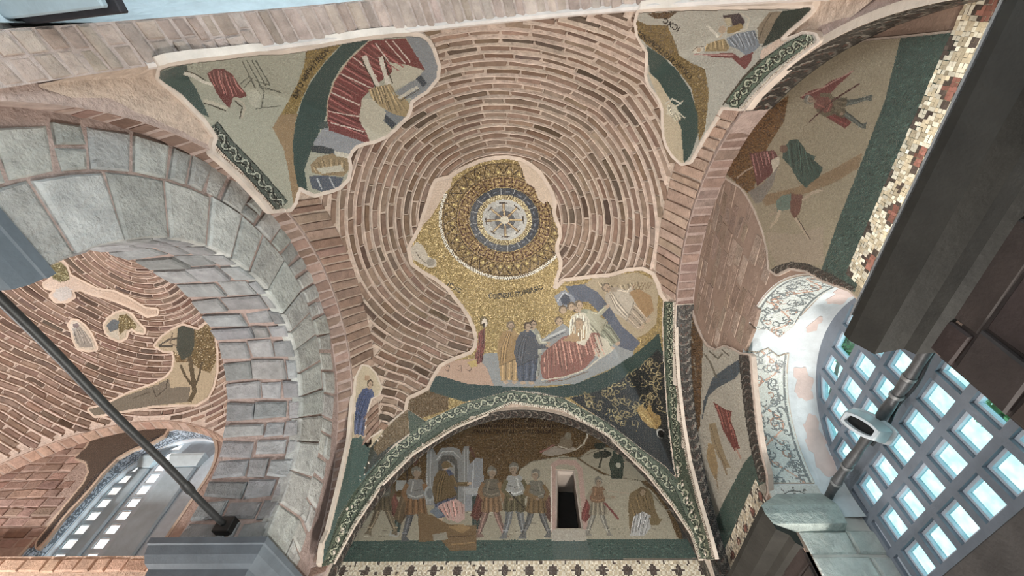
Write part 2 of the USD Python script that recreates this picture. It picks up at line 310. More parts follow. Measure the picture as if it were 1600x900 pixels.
# ------------------------------------------------------------------ brick vaults
C_BRICK, C_MORTAR = (143, 114, 92), (196, 171, 150)
def build_vault(V, name, label, beds, edge_w, brick=C_BRICK, mortar=C_MORTAR, pitch=0.098, seed=3, want=None, limit=300):
    rg = np.random.default_rng(seed)
    root = thing(name, label, kind='structure')
    phis = np.linspace(-np.pi, np.pi, 181)
    # add the exact corner directions so that the shell reaches the corners
    phis = np.unique(np.concatenate([phis] + [[math.atan2(sy * V.b, sx * V.a)] for sx in (-1, 1) for sy in (-1, 1)]))
    def shell(h):
        def fn(u, w): return V.pt(u, np.maximum(w, .001) * V.chord_edge(u), h)
        return sheet(phis, np.linspace(0, 1, 40), fn)
    va, fa = shell(-0.012); vb, fb = shell(-0.30)
    mb = MB(); mb.add(va, fa, mortar); mb.add(vb, fb[:, ::-1], mortar)
    mb.build('mortar_shell', M_MORTAR, root)
    items, ridge = [], MB()
    smax = float(V.chord_edge(np.array([math.atan2(V.b, V.a)]))[0])
    ss = np.arange(0.16, smax, pitch)
    def clampP(Pt):
        Pt = Pt.copy(); Pt[:, 0] = np.clip(Pt[:, 0], V.cx - V.a + edge_w * .9, V.cx + V.a - edge_w * .9); Pt[:, 1] = np.clip(Pt[:, 1], V.cy - V.b + .01, V.cy + V.b - .01); return Pt
    def inside(Pt): return (np.abs(Pt[:, 0] - V.cx) < V.a - edge_w) & (np.abs(Pt[:, 1] - V.cy) < V.b - 0.02)
    for k, s in enumerate(ss):
        n = max(6, int(2 * np.pi * s / 0.30)); off = rg.uniform(0, 6)
        edges = off + np.cumsum(rg.uniform(.75, 1.25, n)); edges = np.concatenate([[off], edges]); edges = off + (edges - off) / (edges[-1] - off) * 2 * np.pi
        ph = (edges + np.pi) % (2 * np.pi) - np.pi
        for i in range(n):
            a, b = edges[i] , edges[i + 1]; gap = 0.012 / max(s * .9, .2)
            q = np.linspace(a, b, 5); cpt = V.pt(q, np.full(5, s)); cpt = cpt[(s < V.chord_edge(q))]
            if len(cpt) < 3 or inside(cpt).sum() < 3: continue
            pc = pix(cpt); cin = shapely.contains_xy(beds.context, pc[:, 0], pc[:, 1])
            if cin[1:-1].all() and cin.sum() >= len(cin) - 1: continue
            if want is not None and not want(pc, cpt): continue
            nu = 2 if (b - a) * s > .2 or s < 1.2 else 1
            th = rg.uniform(.50, .64) * pitch
            def fn(u, v, h): return clampP(V.pt(u, np.minimum(v, V.chord_edge(u) - .005), h))
            v, f = block(fn, a + gap, b - gap, s - th / 2, s + th / 2, -0.03, rg.uniform(-.004, .009), c=.006, nu=nu, jit=.006, tilt=.006, rg=rg)
            items.append((parea(v), v, f, tone(np.array(brick) * (rg.uniform(.68, .85) if rg.random() < .12 else 1.0), 13, 6, rg)))
            # a squeezed-out joint at the end of the brick
            if rg.random() < .6:
                e = V.pt(np.array([b] * 3), np.array([s - .26 * pitch, s, s + .26 * pitch]), .004)
                if inside(e).all() and (np.abs(pix(e)) < 5000).all() and not shapely.contains_xy(beds.context, *pix(e)[1]):
                    vv, ff = tube(e, np.array([.008, .012, .008]) * pitch / .135, 5); ridge.add(vv, ff, tone(mortar, 8, 4, rg))
        # the mortar bed joint standing proud between two courses
        sj = s + pitch / 2; q = np.linspace(-np.pi, np.pi, max(60, int(2 * np.pi * sj / .07)))
        ok = (sj < V.chord_edge(q) - .02)
        c0 = V.pt(q, np.full(len(q), sj)); ok &= inside(c0); pc = pix(c0); ok &= ~shapely.contains_xy(beds.context, pc[:, 0], pc[:, 1])
        if want is not None: ok &= np.array([want(pc[i:i + 1], c0[i:i + 1]) for i in range(len(q))])
        kp = pitch / .135; hh = 0.008 + 0.026 * kp * meshkit.noise(np.c_[c0[:, :2] * 9, np.full(len(q), k * 3.7)], seed) ; ws = kp * 0.014 + kp * 0.013 * meshkit.noise(np.c_[c0[:, :2] * 6, np.full(len(q), k * 1.3 + 50)], seed)
        sh = sj + kp * 0.018 * (meshkit.noise(np.c_[c0[:, :2] * 4, np.full(len(q), k * 2.1 + 9)], seed) - .5)
        L = [V.pt(q, sh - ws, -.012), V.pt(q, sh - ws * .4, hh), V.pt(q, sh + ws * .4, hh), V.pt(q, sh + ws, -.012)]
        allv = np.stack(L, 1).reshape(-1, 3); fs = []
        for i in range(len(q) - 1):
            if ok[i] and ok[i + 1]:
                for j in range(3): fs += [[i * 4 + j, i * 4 + j + 1, i * 4 + 5 + j, i * 4 + 4 + j]]
        if fs:
            fs = np.array(fs); used = np.unique(fs); mp = -np.ones(len(allv), int); mp[used] = np.arange(len(used)); ridge.add(allv[used], mp[fs], tone(np.array(mortar) + 12, 5, 3, rg))
    split_300(items, 'brick', M_BRICK, root, 'far_bricks', limit)
    ridge.build('mortar_joints', M_MORTAR, root, kind='stuff')
    return root
vault = build_vault(VM, 'ceiling', 'shallow brick dome over the middle bay with bare concentric courses', VAULT_BEDS, 0.17)
def want_left(pc, P3): return bool((pc[:, 0] > -60).any() and (pc[:, 0] < 420).all() and (pc[:, 1] > 330).any() and (P3[:, 2] > 4.6).any())
vault_left = build_vault(VL, 'ceiling', 'brick vault of the side bay seen through the stone arch', LEFT_BEDS, 0.02, brick=(152, 122, 104), mortar=(208, 184, 166), seed=11, want=want_left, pitch=.088)

# ------------------------------------------------------------------ arch helper maps
def side_arc(sx, V=VM):        # the wall arch at x = +-A: u in (0, pi) from front to back
    return lambda u: np.stack([np.full_like(u, V.cx + sx * V.a), V.cy + V.b * np.cos(u), CZ + HS * np.sin(u)], -1)
def end_arc(y, V=VM):
    return lambda u: np.stack([V.cx + V.a * np.cos(u), np.full_like(u, y), CZ + HF * np.sin(u)], -1)
def soffit_side(sx, V=VM):     # u angle, v depth outwards, h into the room
    def fn(u, v, h):
        u, v, h = np.broadcast_arrays(np.asarray(u, float), v, h)
        return np.stack([V.cx + sx * (V.a + v), V.cy + (V.b - h) * np.cos(u), CZ + (HS - h) * np.sin(u)], -1)
    return fn
def soffit_end(y0, sy, V=VM):
    def fn(u, v, h):
        u, v, h = np.broadcast_arrays(np.asarray(u, float), v, h)
        return np.stack([V.cx + (V.a - h) * np.cos(u), y0 + sy * v, CZ + (HF - h) * np.sin(u)], -1)
    return fn
def band_side(sx, V=VM):       # the strip of vault surface along a wall arch: u angle, v distance inwards, h into the room
    def fn(u, v, h):
        u, v, h = np.broadcast_arrays(np.asarray(u, float), v, h)
        y = V.b * np.cos(u); x = sx * (V.a - v); z = V.z(V.cx + x, V.cy + y)
        return np.stack([V.cx + x - sx * h * .6, V.cy + y * (1 - h * .1), z - h], -1)
    return fn

def arch_shell(name, sof, depth, back, col, label, u0=0.0, u1=np.pi, mat=None, n=72, extra=None):
    """a wall arch: its underside as a solid strip with the bricks as pieces"""
    root = thing(name, label, kind='structure')
    U = np.linspace(u0, u1, n); mb = MB()
    ring = lambda v, h: sof(U, np.full(n, v), np.full(n, h))
    loops = [ring(0, 0), ring(depth, 0), ring(depth, -back), ring(0, -back)]
    v = np.stack(loops, 1).reshape(-1, 3); f = []
    for i in range(n - 1):
        for j in range(4): f.append([i * 4 + j, i * 4 + (j + 1) % 4, i * 4 + 4 + (j + 1) % 4, i * 4 + 4 + j])
    f += [[0, 1, 2, 3], [(n - 1) * 4, (n - 1) * 4 + 3, (n - 1) * 4 + 2, (n - 1) * 4 + 1]]
    mb.add(v, f, col); mb.build('arch_body', mat or M_MORTAR, root)
    return root
def rows(u0, u1, step, rg, jitter=.2):
    out, u = [], u0
    while u < u1 - step * .5:
        d = step * rg.uniform(1 - jitter, 1 + jitter); out.append((u, min(u + d, u1))); u += d
    return out

rgA = np.random.default_rng(21)
# brick arch in front of the camera (the transverse arch), spanning the top of the picture
top = arch_shell('transverse_arch', soffit_end(-B, -1), 0.225, 0.16, (180, 160, 150), 'wide brick transverse arch along the upper edge of the dome')
st = soffit_end(-B, -1)
for u0, u1 in rows(0.02, np.pi - .02, 0.042, rgA):
    if u0 > 2.30 and rgA.random() < .75:
        cut = rgA.uniform(.09, .13); parts = ((.008, cut - .006), (cut + .006, .217))
    else: parts = ((.008, .217),)
    for v0, v1 in parts:
        sk = rgA.uniform(-.002, .002)
        v, f = block(lambda u, w, h: st(u + (w - .11) * .10, w, h), u0 + .004, u1 - .004, v0, v1, -.05, rgA.uniform(.004, .016), c=.006, jit=.002, tilt=.006, rg=rgA)
        obj('brick', (v, f), M_BRICK, top, col=tone((172, 150, 136), 12, 5, rgA))
# a strip of plaster left along the arris of that arch
mbp = MB()
vp, fp = sheet(np.linspace(.35, np.pi - .5, 90), np.array([0., .02, .04, .05]), lambda u, w: soffit_end(-B, 1)(u, w - .03, np.where((w > .01) & (w < .045), .022, .0) + .006 * np.sin(u * 61)))
mbp.add(vp, fp, (205, 190, 180)); mbp.build('plaster_edge', M_PLASTER, top)

# wall arch over the stone arch (left) with its bricks, and the brick strip on the dome beside it
left_arch = arch_shell('wall_arch', soffit_side(-1), DR + .02, .13, (186, 160, 148), 'brick wall arch framing the stone arch on the window-lit left')
sl, bl = soffit_side(-1), band_side(-1)
for u0, u1 in rows(0.10, np.pi - .35, 0.052, rgA):
    v, f = block(lambda u, w, h: sl(u - (w - .1) * .12, w, h), u0 + .006, u1 - .006, .010, DR - .008, -.05, rgA.uniform(.002, .014), c=.006, jit=.003, tilt=.006, rg=rgA)
    obj('brick', (v, f), M_BRICK, left_arch, col=tone((156, 124, 106), 12, 5, rgA))
def on_bed(Pt, bed=VAULT_BEDS):
    p = pix(Pt); return shapely.contains_xy(bed.context, p[:, 0], p[:, 1]).mean() > .5
edge = thing('arch_edge', 'brick edge strip of the dome along the left wall arch', kind='structure')
for u0, u1 in rows(0.42, np.pi - .95, 0.048, rgA):
    v, f = block(lambda u, w, h: bl(u - w * .35, w, h), u0 + .006, u1 - .006, .008, .165, -.04, rgA.uniform(.002, .012), c=.006, jit=.003, tilt=.006, rg=rgA)
    if not on_bed(v): obj('brick', (v, f), M_BRICK, edge, col=tone((154, 122, 102), 12, 5, rgA))
right_arch = arch_shell('wall_arch', soffit_side(1), DR + .02, .13, (172, 146, 134), 'brick wall arch around the lunette with the grilled window')
br, sr = band_side(1), soffit_side(1)
edge_r = thing('arch_edge', 'brick edge strip of the dome along the right wall arch', kind='structure')
for u0, u1 in rows(0.42, np.pi - .55, 0.050, rgA):
    v, f = block(lambda u, w, h: br(u, w, h), u0 + .005, u1 - .005, .008, .165, -.04, rgA.uniform(.004, .014), c=.006, jit=.003, tilt=.006, rg=rgA)
    if not on_bed(v): obj('brick', (v, f), M_BRICK, edge_r, col=tone((178, 144, 120), 10, 5, rgA))
for u0, u1 in rows(0.95, 2.25, 0.050, rgA):
    v, f = block(sr, u0 + .005, u1 - .005, .010, DR - .01, -.04, rgA.uniform(.002, .012), c=.006, jit=.003, tilt=.006, rg=rgA)
    obj('brick', (v, f), M_BRICK, right_arch, col=tone((150, 120, 106), 10, 5, rgA))
front_arch = arch_shell('wall_arch', soffit_end(B, 1), DR + .02, .13, (120, 105, 90), 'wall arch over the lunette with the row of soldiers')

# ------------------------------------------------------------------ left wall with the stone arch
YS, ZS, RS1, RS2, RS3 = -0.09, 3.40, 1.43, 1.86, 2.13
XS0, XS1 = -(A + DR), -3.06
wl = thing('wall_left', 'wall of pinkish mortar pierced by the great ashlar arch', kind='structure')
def arch_hole(w, z0, z1, r, yc, zc):
    a = np.linspace(0, np.pi, 48); return [(yc + r, z0)] + [(yc + r * math.cos(t), zc + r * math.sin(t)) for t in a] + [(yc - r, z0)]
outer = Polygon([(-2.60, 0), (2.60, 0), (2.60, 5.9), (-2.60, 5.9)])
hole = Polygon(arch_hole(0, -0.1, 0, RS1 + .02, YS, ZS))
t = trimesh.creation.extrude_polygon(outer.difference(hole), XS0 - XS1 - .01, engine='earcut'); tv = np.array(t.vertices)
obj('mortar_core', (np.c_[tv[:, 2] + XS1 + .005, tv[:, 0], tv[:, 1]], t.faces), M_MORTAR, wl, col=(168, 144, 134))
stone_arch = thing('stone_arch', 'wide grey ashlar arch with two rings of wedge stones, opening to the side bay', kind='structure')
rgS = np.random.default_rng(5)
def face_map(u, r, h):
    u, r, h = np.broadcast_arrays(np.asarray(u, float), r, h); return np.stack([XS0 + h, YS + r * np.cos(u), ZS + r * np.sin(u)], -1)
def intr_map(u, x, h):
    u, x, h = np.broadcast_arrays(np.asarray(u, float), x, h); return np.stack([XS0 - x, YS + (RS1 - h) * np.cos(u), ZS + (RS1 - h) * np.sin(u)], -1)
C_ST = (166, 168, 163)
for u0, u1 in rows(-.06, np.pi + .06, .19, rgS, .22):
    v, f = block(face_map, u0 + .006, u1 - .006, RS1 + .004, RS2 - .008, -.1, rgS.uniform(.01, .028), c=.012, nu=2, jit=.006, tilt=.008, rg=rgS)
    obj('voussoir', (v, f), M_STONE, stone_arch, col=tone(C_ST, 9, 4, rgS))
for u0, u1 in rows(-.06, np.pi + .06, .115, rgS, .25):
    if rgS.random() < .4:
        m = rgS.uniform(.35, .65); segs = ((RS2 + .012, RS2 + .27 * m - .008), (RS2 + .27 * m + .008, RS3))
    else: segs = ((RS2 + .012, RS3 - .01),)
    for r0, r1 in segs:
        sk = rgS.uniform(.25, .5)
        v, f = block(lambda u, r, h: face_map(u - (r - RS2) * .12, r, h), u0 + .008, u1 - .008, r0, r1, -.1, rgS.uniform(.006, .028), c=.012, nu=1, jit=.007, tilt=.01, rg=rgS)
        obj('voussoir', (v, f), M_STONE, stone_arch, col=tone((166, 167, 162), 10, 4, rgS))
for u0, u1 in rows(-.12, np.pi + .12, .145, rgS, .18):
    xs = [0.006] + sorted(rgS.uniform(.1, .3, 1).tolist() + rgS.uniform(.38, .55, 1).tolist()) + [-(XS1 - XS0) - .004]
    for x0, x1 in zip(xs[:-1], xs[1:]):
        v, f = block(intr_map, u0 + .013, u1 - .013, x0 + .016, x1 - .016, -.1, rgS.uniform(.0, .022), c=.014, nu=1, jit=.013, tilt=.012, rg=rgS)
        obj('ashlar', (v, f), M_STONE, stone_arch, col=tone((141, 143, 144), 11, 4, rgS))  # darker than the face stones: the shade under the arch put into colour
# imposts of the arch
def impost(y, sy, name_label, k=1.0, dz=0.0):
    it = thing('impost', name_label, kind='structure')
    prof = [(0, 3.26), (.14, 3.26), (.14, 3.21), (.125, 3.20), (.11, 3.13), (.075, 3.07), (.035, 3.04), (.03, 2.99), (0, 2.98)]
    mb = MB()
    # the moulding runs round the pier: sweep the profile along the jamb and the two faces
    x0, x1, yj = XS1, XS0, y
    path = [(x0, yj + sy * 1.0), (x0, yj), (x1, yj), (x1, yj + sy * 1.0)]
    nrm = [(-1, 0), (-1, -sy), (1, -sy), (1, 0)]
    L = []
    for (px, py), (nx, ny) in zip(path, nrm): L.append([(px + nx * q * k, py + ny * q * k, z + dz) for q, z in prof])
    L = np.array(L); n = len(prof); f = []
    for i in range(3):
        for j in range(n - 1): f.append([i * n + j, i * n + j + 1, i * n + n + j + 1, i * n + n + j])
    mb.add(L.reshape(-1, 3), f, (86, 98, 108)); mb.build('moulding', M_MARBLE, it)
    v, f = box(XS1 + .01, XS0 - .01, min(y, y + sy * 1.0), max(y, y + sy * 1.0), 0, 3.25 + dz)
    mbb = MB(); mbb.add(v, f, (96, 106, 114)); mbb.build('pier', M_MARBLE, it)
impost(YS + RS1 - .01, 1, 'blue-grey moulded marble impost under the far foot of the stone arch', .9, 0)
impost(YS - RS1 - .03, -1, 'blue-grey moulded marble impost at the near foot of the stone arch', .42, .14)
# tie rod of the arch
rod = thing('tie_rod', 'dark iron tie rod crossing the opening of the stone arch', 'tie rod')
yy = np.linspace(-1.56, 1.40, 40)
v, f = tube(np.c_[np.full(40, -2.60), yy, 3.40 + .004 * np.sin(yy * 5)], .028, 10)
obj('bar', (v, f), M_IRON, rod, col=(62, 64, 64), smooth=40)
v, f = tube([(-2.60, .57, 3.40), (-2.60, .60, 3.40), (-2.60, .68, 3.40), (-2.60, .71, 3.40)], [.028, .036, .036, .028], 10)
obj('splice', (v, f), M_IRON, rod, col=(60, 62, 62), smooth=40)
for y in (1.30, -1.48):
    o = box(-2.68, -2.52, y - .05, y + .05, 3.33, 3.47, .008); obj('socket', o, M_DARK, rod, col=(46, 44, 42))
# ------------------------------------------------------------------ front wall
wf = thing('wall_front', 'end wall under the dome carrying the large mosaic lunette', kind='structure')
niche = [(871, 736), (896, 737), (908, 825), (870, 825)]
nP, _ = H_FRONT(np.array(niche)); NH = Polygon([(p[0], p[2]) for p in nP])
t = trimesh.creation.extrude_polygon(Polygon([(-2.6, 0), (2.6, 0), (2.6, 6.2), (-2.6, 6.2)]).difference(NH), .5, engine='earcut'); tv = np.array(t.vertices)
obj('masonry', (np.c_[tv[:, 0], tv[:, 2] + YF, tv[:, 1]], t.faces), M_PLASTER, wf, col=(176, 160, 146))
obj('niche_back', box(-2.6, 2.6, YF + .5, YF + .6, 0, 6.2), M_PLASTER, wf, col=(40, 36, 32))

# ------------------------------------------------------------------ right wall, window
WY0, WZ0, WR0 = -0.05, 3.36, 0.97      # window arch on the wall face
WY1, WZ1, WR1, WX1 = -0.10, 3.27, 0.86, 2.72   # and at the lattice
JY0, JY1 = -1.04, 0.82                 # jambs below the cornice
wr = thing('wall_right', 'window wall with bare brown masonry between its mosaic fields', kind='structure')
wh = Polygon([(WY0 + WR0 * math.cos(a), WZ0 + WR0 * math.sin(a)) for a in np.linspace(0, np.pi, 60)] + [(WY0 - WR0, 3.2), (JY0, 3.2), (JY0, 2.43), (JY1, 2.43), (JY1, 3.2), (WY0 + WR0, 3.2)])
wh2 = Polygon([(WY1 + (WR1 + .10) * math.cos(a), WZ1 + (WR1 + .10) * math.sin(a)) for a in np.linspace(0, np.pi, 60)] + [(JY0 - .06, 2.43), (JY1 + .06, 2.43)])
big = Polygon([(-2.6, 0), (2.6, 0), (2.6, 6.2), (-2.6, 6.2)])
def slab_x(poly, x0, x1, name, mat, par, col):
    t = trimesh.creation.extrude_polygon(poly, x1 - x0, engine='earcut'); tv = np.array(t.vertices)
    return obj(name, (np.c_[tv[:, 2] + x0, tv[:, 0], tv[:, 1]], t.faces), mat, par, col=col)
slab_x(big.difference(wh), XR, XR + .03, 'masonry', M_PLASTER, wr, (150, 120, 100))
slab_x(big.difference(wh.union(wh2)), XR + .03, 2.85, 'core', M_PLASTER, wr, (170, 165, 160))
# faint bricks of the stripped patch beside the window
rgR = np.random.default_rng(31)
patch = Polygon([(1086,300),(1120,282),(1150,292),(1185,340),(1205,420),(1195,460),(1172,545),(1130,538),(1100,530),(1085,480)])
dxr = 0
for z in np.arange(3.9, 5.6, .115):
    y = -1.2 + rgR.uniform(0, .2)
    while y < 2.3:
        l = rgR.uniform(.16, .30); c0 = V3(XR, y + l / 2, z + .05); pc = pix(c0)[0]
        if patch.contains(Point(pc)) and not P['rightup'].contains(Point(pc)) and rgR.random() < .8:
            v, f = block(lambda u, w, h: np.stack([XR - h, u, w], -1) if np.ndim(u) else None, y + .01, y + l - .01, z + .008, z + .1, -.02, rgR.uniform(.001, .006), c=.005, jit=.014, tilt=.004, rg=rgR)
            obj('brick', (v, f), M_BRICK, wr, col=tone((158, 130, 110), 9, 4, rgR))
        y += l
# splayed reveal of the window arch (a shell between the two arches)
reveal = thing('window_reveal', 'pale plastered reveal arching over the grilled window', kind='structure')
def rev(a, s, h=0.0):
    a, s, h = np.broadcast_arrays(np.asarray(a, float), s, h)
    r = WR0 + (WR1 - WR0) * s - h; return np.stack([XR + (WX1 + .06 - XR) * s, WY0 + (WY1 - WY0) * s + r * np.cos(a), WZ0 + (WZ1 - WZ0) * s + r * np.sin(a)], -1)
AA = np.linspace(-.14, np.pi + .14, 60)
va, fa = sheet(AA, np.linspace(0, 1, 8), lambda a, s: rev(a, s)); vb, fb = sheet(AA, np.linspace(0, 1, 8), lambda a, s: rev(a, s, -.12))
mb = MB(); mb.add(va, fa, (200, 208, 212)); mb.add(vb, fb, (200, 208, 212)); mb.build('plaster', M_PLASTER, reveal)
# jambs and sill with stones
C_PALE = (186, 192, 184)
for side, y, sg in (('n', JY1, 1), ('s', JY0, -1)):
    jm = thing('window_jamb', 'pale stone jamb under the %s end of the window cornice' % ('far' if sg > 0 else 'near'), kind='structure')
    v, f = box(XR + .001, 2.84, min(y + sg * .002, y + sg * .2), max(y + sg * .002, y + sg * .2), 1.0, 3.25)
    obj('backing', (v, f), M_PLASTER, jm, col=(190, 184, 174))
    z = 3.085
    for hgt in (.16, .20, .13, .19, .17, .2):
        cuts = [XR + .012, XR + rgR.uniform(.25, .42), 2.80]
        for a, b in zip(cuts[:-1], cuts[1:]):
            v, f = block(lambda u, w, h: np.stack([u, y - sg * h, w], -1), a + .006, b - .006, z - hgt + .008, z - .006, -.03, rgR.uniform(.006, .022), c=.012, jit=.008, tilt=.01, rg=rgR)
            obj('ashlar', (v, f), M_STONE, jm, col=tone(C_PALE, 7, 3, rgR))
        z -= hgt
# room cornice darkened by painted-in shade; same stone left pale in the window
cprof = [(0, 3.36), (.20, 3.225), (.20, 3.185), (.175, 3.10), (.165, 3.065), (.07, 3.045), (.055, 3.0), (0, 2.98)]
rprof = [(0, 3.36), (.20, 3.225), (.20, 3.165), (.17, 3.10), (0, 3.08)]
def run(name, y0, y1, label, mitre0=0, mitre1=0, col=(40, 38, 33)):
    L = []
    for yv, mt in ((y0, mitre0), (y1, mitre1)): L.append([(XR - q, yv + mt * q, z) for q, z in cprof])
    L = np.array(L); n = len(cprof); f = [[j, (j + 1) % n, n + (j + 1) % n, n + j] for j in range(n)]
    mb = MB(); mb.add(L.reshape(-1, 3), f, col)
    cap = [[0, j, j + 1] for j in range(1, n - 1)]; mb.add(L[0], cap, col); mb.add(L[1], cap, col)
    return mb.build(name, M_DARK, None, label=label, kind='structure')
run('trim_1', JY1, YF, 'stone cornice on the window wall with shade put into its colour, far of the window', -.5, 0)
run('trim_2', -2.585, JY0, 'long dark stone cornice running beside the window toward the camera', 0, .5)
def ret(name, y, sg, x1, label):
    L = []
    for xv, mt in ((XR, -1), (x1, 0)): L.append([(xv + mt * q, y - sg * q * .5, z) for q, z in rprof])
    L = np.array(L); n = len(rprof); f = [[j, (j + 1) % n, n + (j + 1) % n, n + j] for j in range(n)]
    mb = MB(); mb.add(L.reshape(-1, 3), f, (156, 168, 162)); cap = [[0, j, j + 1] for j in range(1, n - 1)]; mb.add(L[1], cap, (156, 168, 162))
    return mb.build(name, M_STONE, None, label=label, kind='structure')
ret('trim_3', JY1, 1, 2.52, 'pale worn cornice block turning into the far side of the window')
ret('trim_4', JY0, -1, 2.55, 'pale cornice block turning into the near side of the window')
# dark masonry below the cornice
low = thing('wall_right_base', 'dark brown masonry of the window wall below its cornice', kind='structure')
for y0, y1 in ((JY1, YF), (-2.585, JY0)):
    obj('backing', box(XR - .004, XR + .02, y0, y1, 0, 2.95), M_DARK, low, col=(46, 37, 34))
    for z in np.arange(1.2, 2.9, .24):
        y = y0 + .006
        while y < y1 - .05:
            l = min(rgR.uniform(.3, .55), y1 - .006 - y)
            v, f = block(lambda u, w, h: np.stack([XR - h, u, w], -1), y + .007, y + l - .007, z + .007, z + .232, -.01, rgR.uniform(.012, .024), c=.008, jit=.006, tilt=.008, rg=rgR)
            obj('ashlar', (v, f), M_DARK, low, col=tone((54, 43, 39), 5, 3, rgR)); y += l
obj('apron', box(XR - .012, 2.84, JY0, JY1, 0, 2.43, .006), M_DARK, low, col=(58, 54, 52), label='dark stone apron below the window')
# lattice window
def glaze(wname, label, ys, zs, x, hw, hh, clip, mat_lat, mat_pane, depth=.10, colr=(150, 158, 166), extra=None, axis=0, tree=()):
    """a masonry lattice pierced by stepped openings, each with its own pane: ys, zs are opening centres"""
    w = thing(wname, label, kind='structure')
    xm, panes = x, []
    def ring(cy, cz, a, b, xx):
        return [(xx, cy - a, cz - b), (xx, cy + a, cz - b), (xx, cy + a, cz + b), (xx, cy - a, cz + b)]
    holes = []
    for cy in ys:
        for cz in zs:
            p = Polygon([(cy - hw, cz - hh), (cy + hw, cz - hh), (cy + hw, cz + hh), (cy - hw, cz + hh)]); q = p.intersection(clip)
            if q.area > .12 * p.area and q.geom_type == 'Polygon': holes.append((cy, cz, q))
    body = clip.buffer(.12)
    def lift(poly, x0, x1):
        t = trimesh.creation.extrude_polygon(poly, x1 - x0, engine='earcut'); tv = np.array(t.vertices)
        return (np.c_[tv[:, 2] + x0, tv[:, 0], tv[:, 1]] if axis == 0 else np.c_[tv[:, 0], tv[:, 2] + x0, tv[:, 1]]), t.faces
    outer, inner = body, body
    for cy, cz, q in holes: outer = outer.difference(q.buffer(.001)); inner = inner.difference(q.buffer(-.016))
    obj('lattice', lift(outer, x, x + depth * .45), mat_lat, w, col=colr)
    obj('inner_step', lift(inner, x + depth * .45, x + depth), mat_lat, w, col=tuple(min(250, c + 66) for c in colr))  # paler than the lattice: light through the panes put into the colour
    for cy, cz, q in holes:
        g = q.buffer(-.006)
        if g.is_empty: continue
        obj('pane', lift(g, x + depth * .8, x + depth * .8 + .006), mat_pane, w)
    return w
clip1 = Polygon([(WY1 + WR1 * math.cos(a), WZ1 + WR1 * math.sin(a)) for a in np.linspace(0, np.pi, 60)] + [(JY0 + .03, 2.44), (JY1 - .03, 2.44)])
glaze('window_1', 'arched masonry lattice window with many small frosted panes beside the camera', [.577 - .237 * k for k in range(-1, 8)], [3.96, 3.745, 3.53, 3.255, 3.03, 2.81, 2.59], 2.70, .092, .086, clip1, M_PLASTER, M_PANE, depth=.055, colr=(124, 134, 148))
# pipe with floodlight crossing that window
pipe = thing('conduit_pipe', 'grey metal pipe crossing the lattice window at its springing', 'pipe')
py = np.linspace(.80, -1.02, 60)
pp = np.c_[2.55 + .006 * np.sin(py * 7), py, 3.325 + .012 * np.sin(py * 4)]
v, f = tube(pp, .030 + .003 * np.sin(py * 23), 14); obj('tube', (v, f), M_IRON, pipe, col=(104, 104, 106), smooth=40)
for y in (.62, .42, -.35, -.5):
    v, f = tube([(2.55 + .006 * math.sin(y * 7), y - .012, 3.325 + .012 * math.sin(y * 4)), (2.55 + .006 * math.sin(y * 7), y + .012, 3.325 + .012 * math.sin(y * 4))], .036, 14); obj('band', (v, f), M_IRON, pipe, col=(150, 150, 150), smooth=40)
cab = np.c_[2.59 + 0 * py, py * .62 - .36, 3.30 + .01 * np.sin(py * 9)]; v, f = tube(cab, .009, 8); obj('cable', (v, f), M_IRON, pipe, col=(70, 74, 78), smooth=40)
spot = thing('floodlight', 'small grey floodlight with oval black mouth clamped on the window pipe', 'lamp')
sp = np.mean([p for p in pp if -.12 < p[1] < 0.0], axis=0)
def oval(w, h, n=28): a = np.linspace(0, 2 * np.pi, n, endpoint=False); return np.c_[np.clip(np.cos(a) * 1.25, -1, 1) * w, np.sin(a) * h]
dirv = V3(-.80, -.50, -.33); dirv /= np.linalg.norm(dirv); sa = V3(0.05, -.35, -1.0); sa -= dirv * sa.dot(dirv); sa /= np.linalg.norm(sa); sb = np.cross(dirv, sa)
def loft(secs):
    L = [np.array([c + o[0] * sa + o[1] * sb for o in oval(w, h)]) for c, w, h in secs]; n = len(L[0]); f = []
    for i in range(len(L) - 1):
        for j in range(n): f.append([i * n + j, i * n + (j + 1) % n, (i + 1) * n + (j + 1) % n, (i + 1) * n + j])
    v = np.vstack(L); f = np.array(f); f = np.vstack([f[:, [0, 1, 2]], f[:, [0, 2, 3]]])
    f = np.vstack([f, [[0, j + 1, j] for j in range(1, n - 1)], [[len(v) - n, len(v) - n + j, len(v) - n + j + 1] for j in range(1, n - 1)]])
    return v, f
c0 = sp + dirv * .115
obj('housing', loft([(c0 - dirv * .045, .105, .06), (c0, .115, .068), (c0 + dirv * .115, .098, .054), (c0 + dirv * .122, .09, .048), (c0 + dirv * .122, .075, .034), (c0 + dirv * .085, .07, .03)]), M_PAINT, spot, col=(176, 184, 190), smooth=35)
obj('mouth', loft([(c0 + dirv * .084, .074, .033), (c0 + dirv * .088, .074, .033)]), M_DARK, spot, col=(16, 16, 18))
obj('back_flange', loft([(c0 - dirv * .065, .125, .075), (c0 - dirv * .045, .125, .075)]), M_PAINT, spot, col=(190, 200, 206), smooth=35)
obj('clamp', loft([(sp - dirv * .055, .05, .05), (sp - dirv * .0, .05, .05)]), M_PAINT, spot, col=(120, 124, 128), smooth=35)

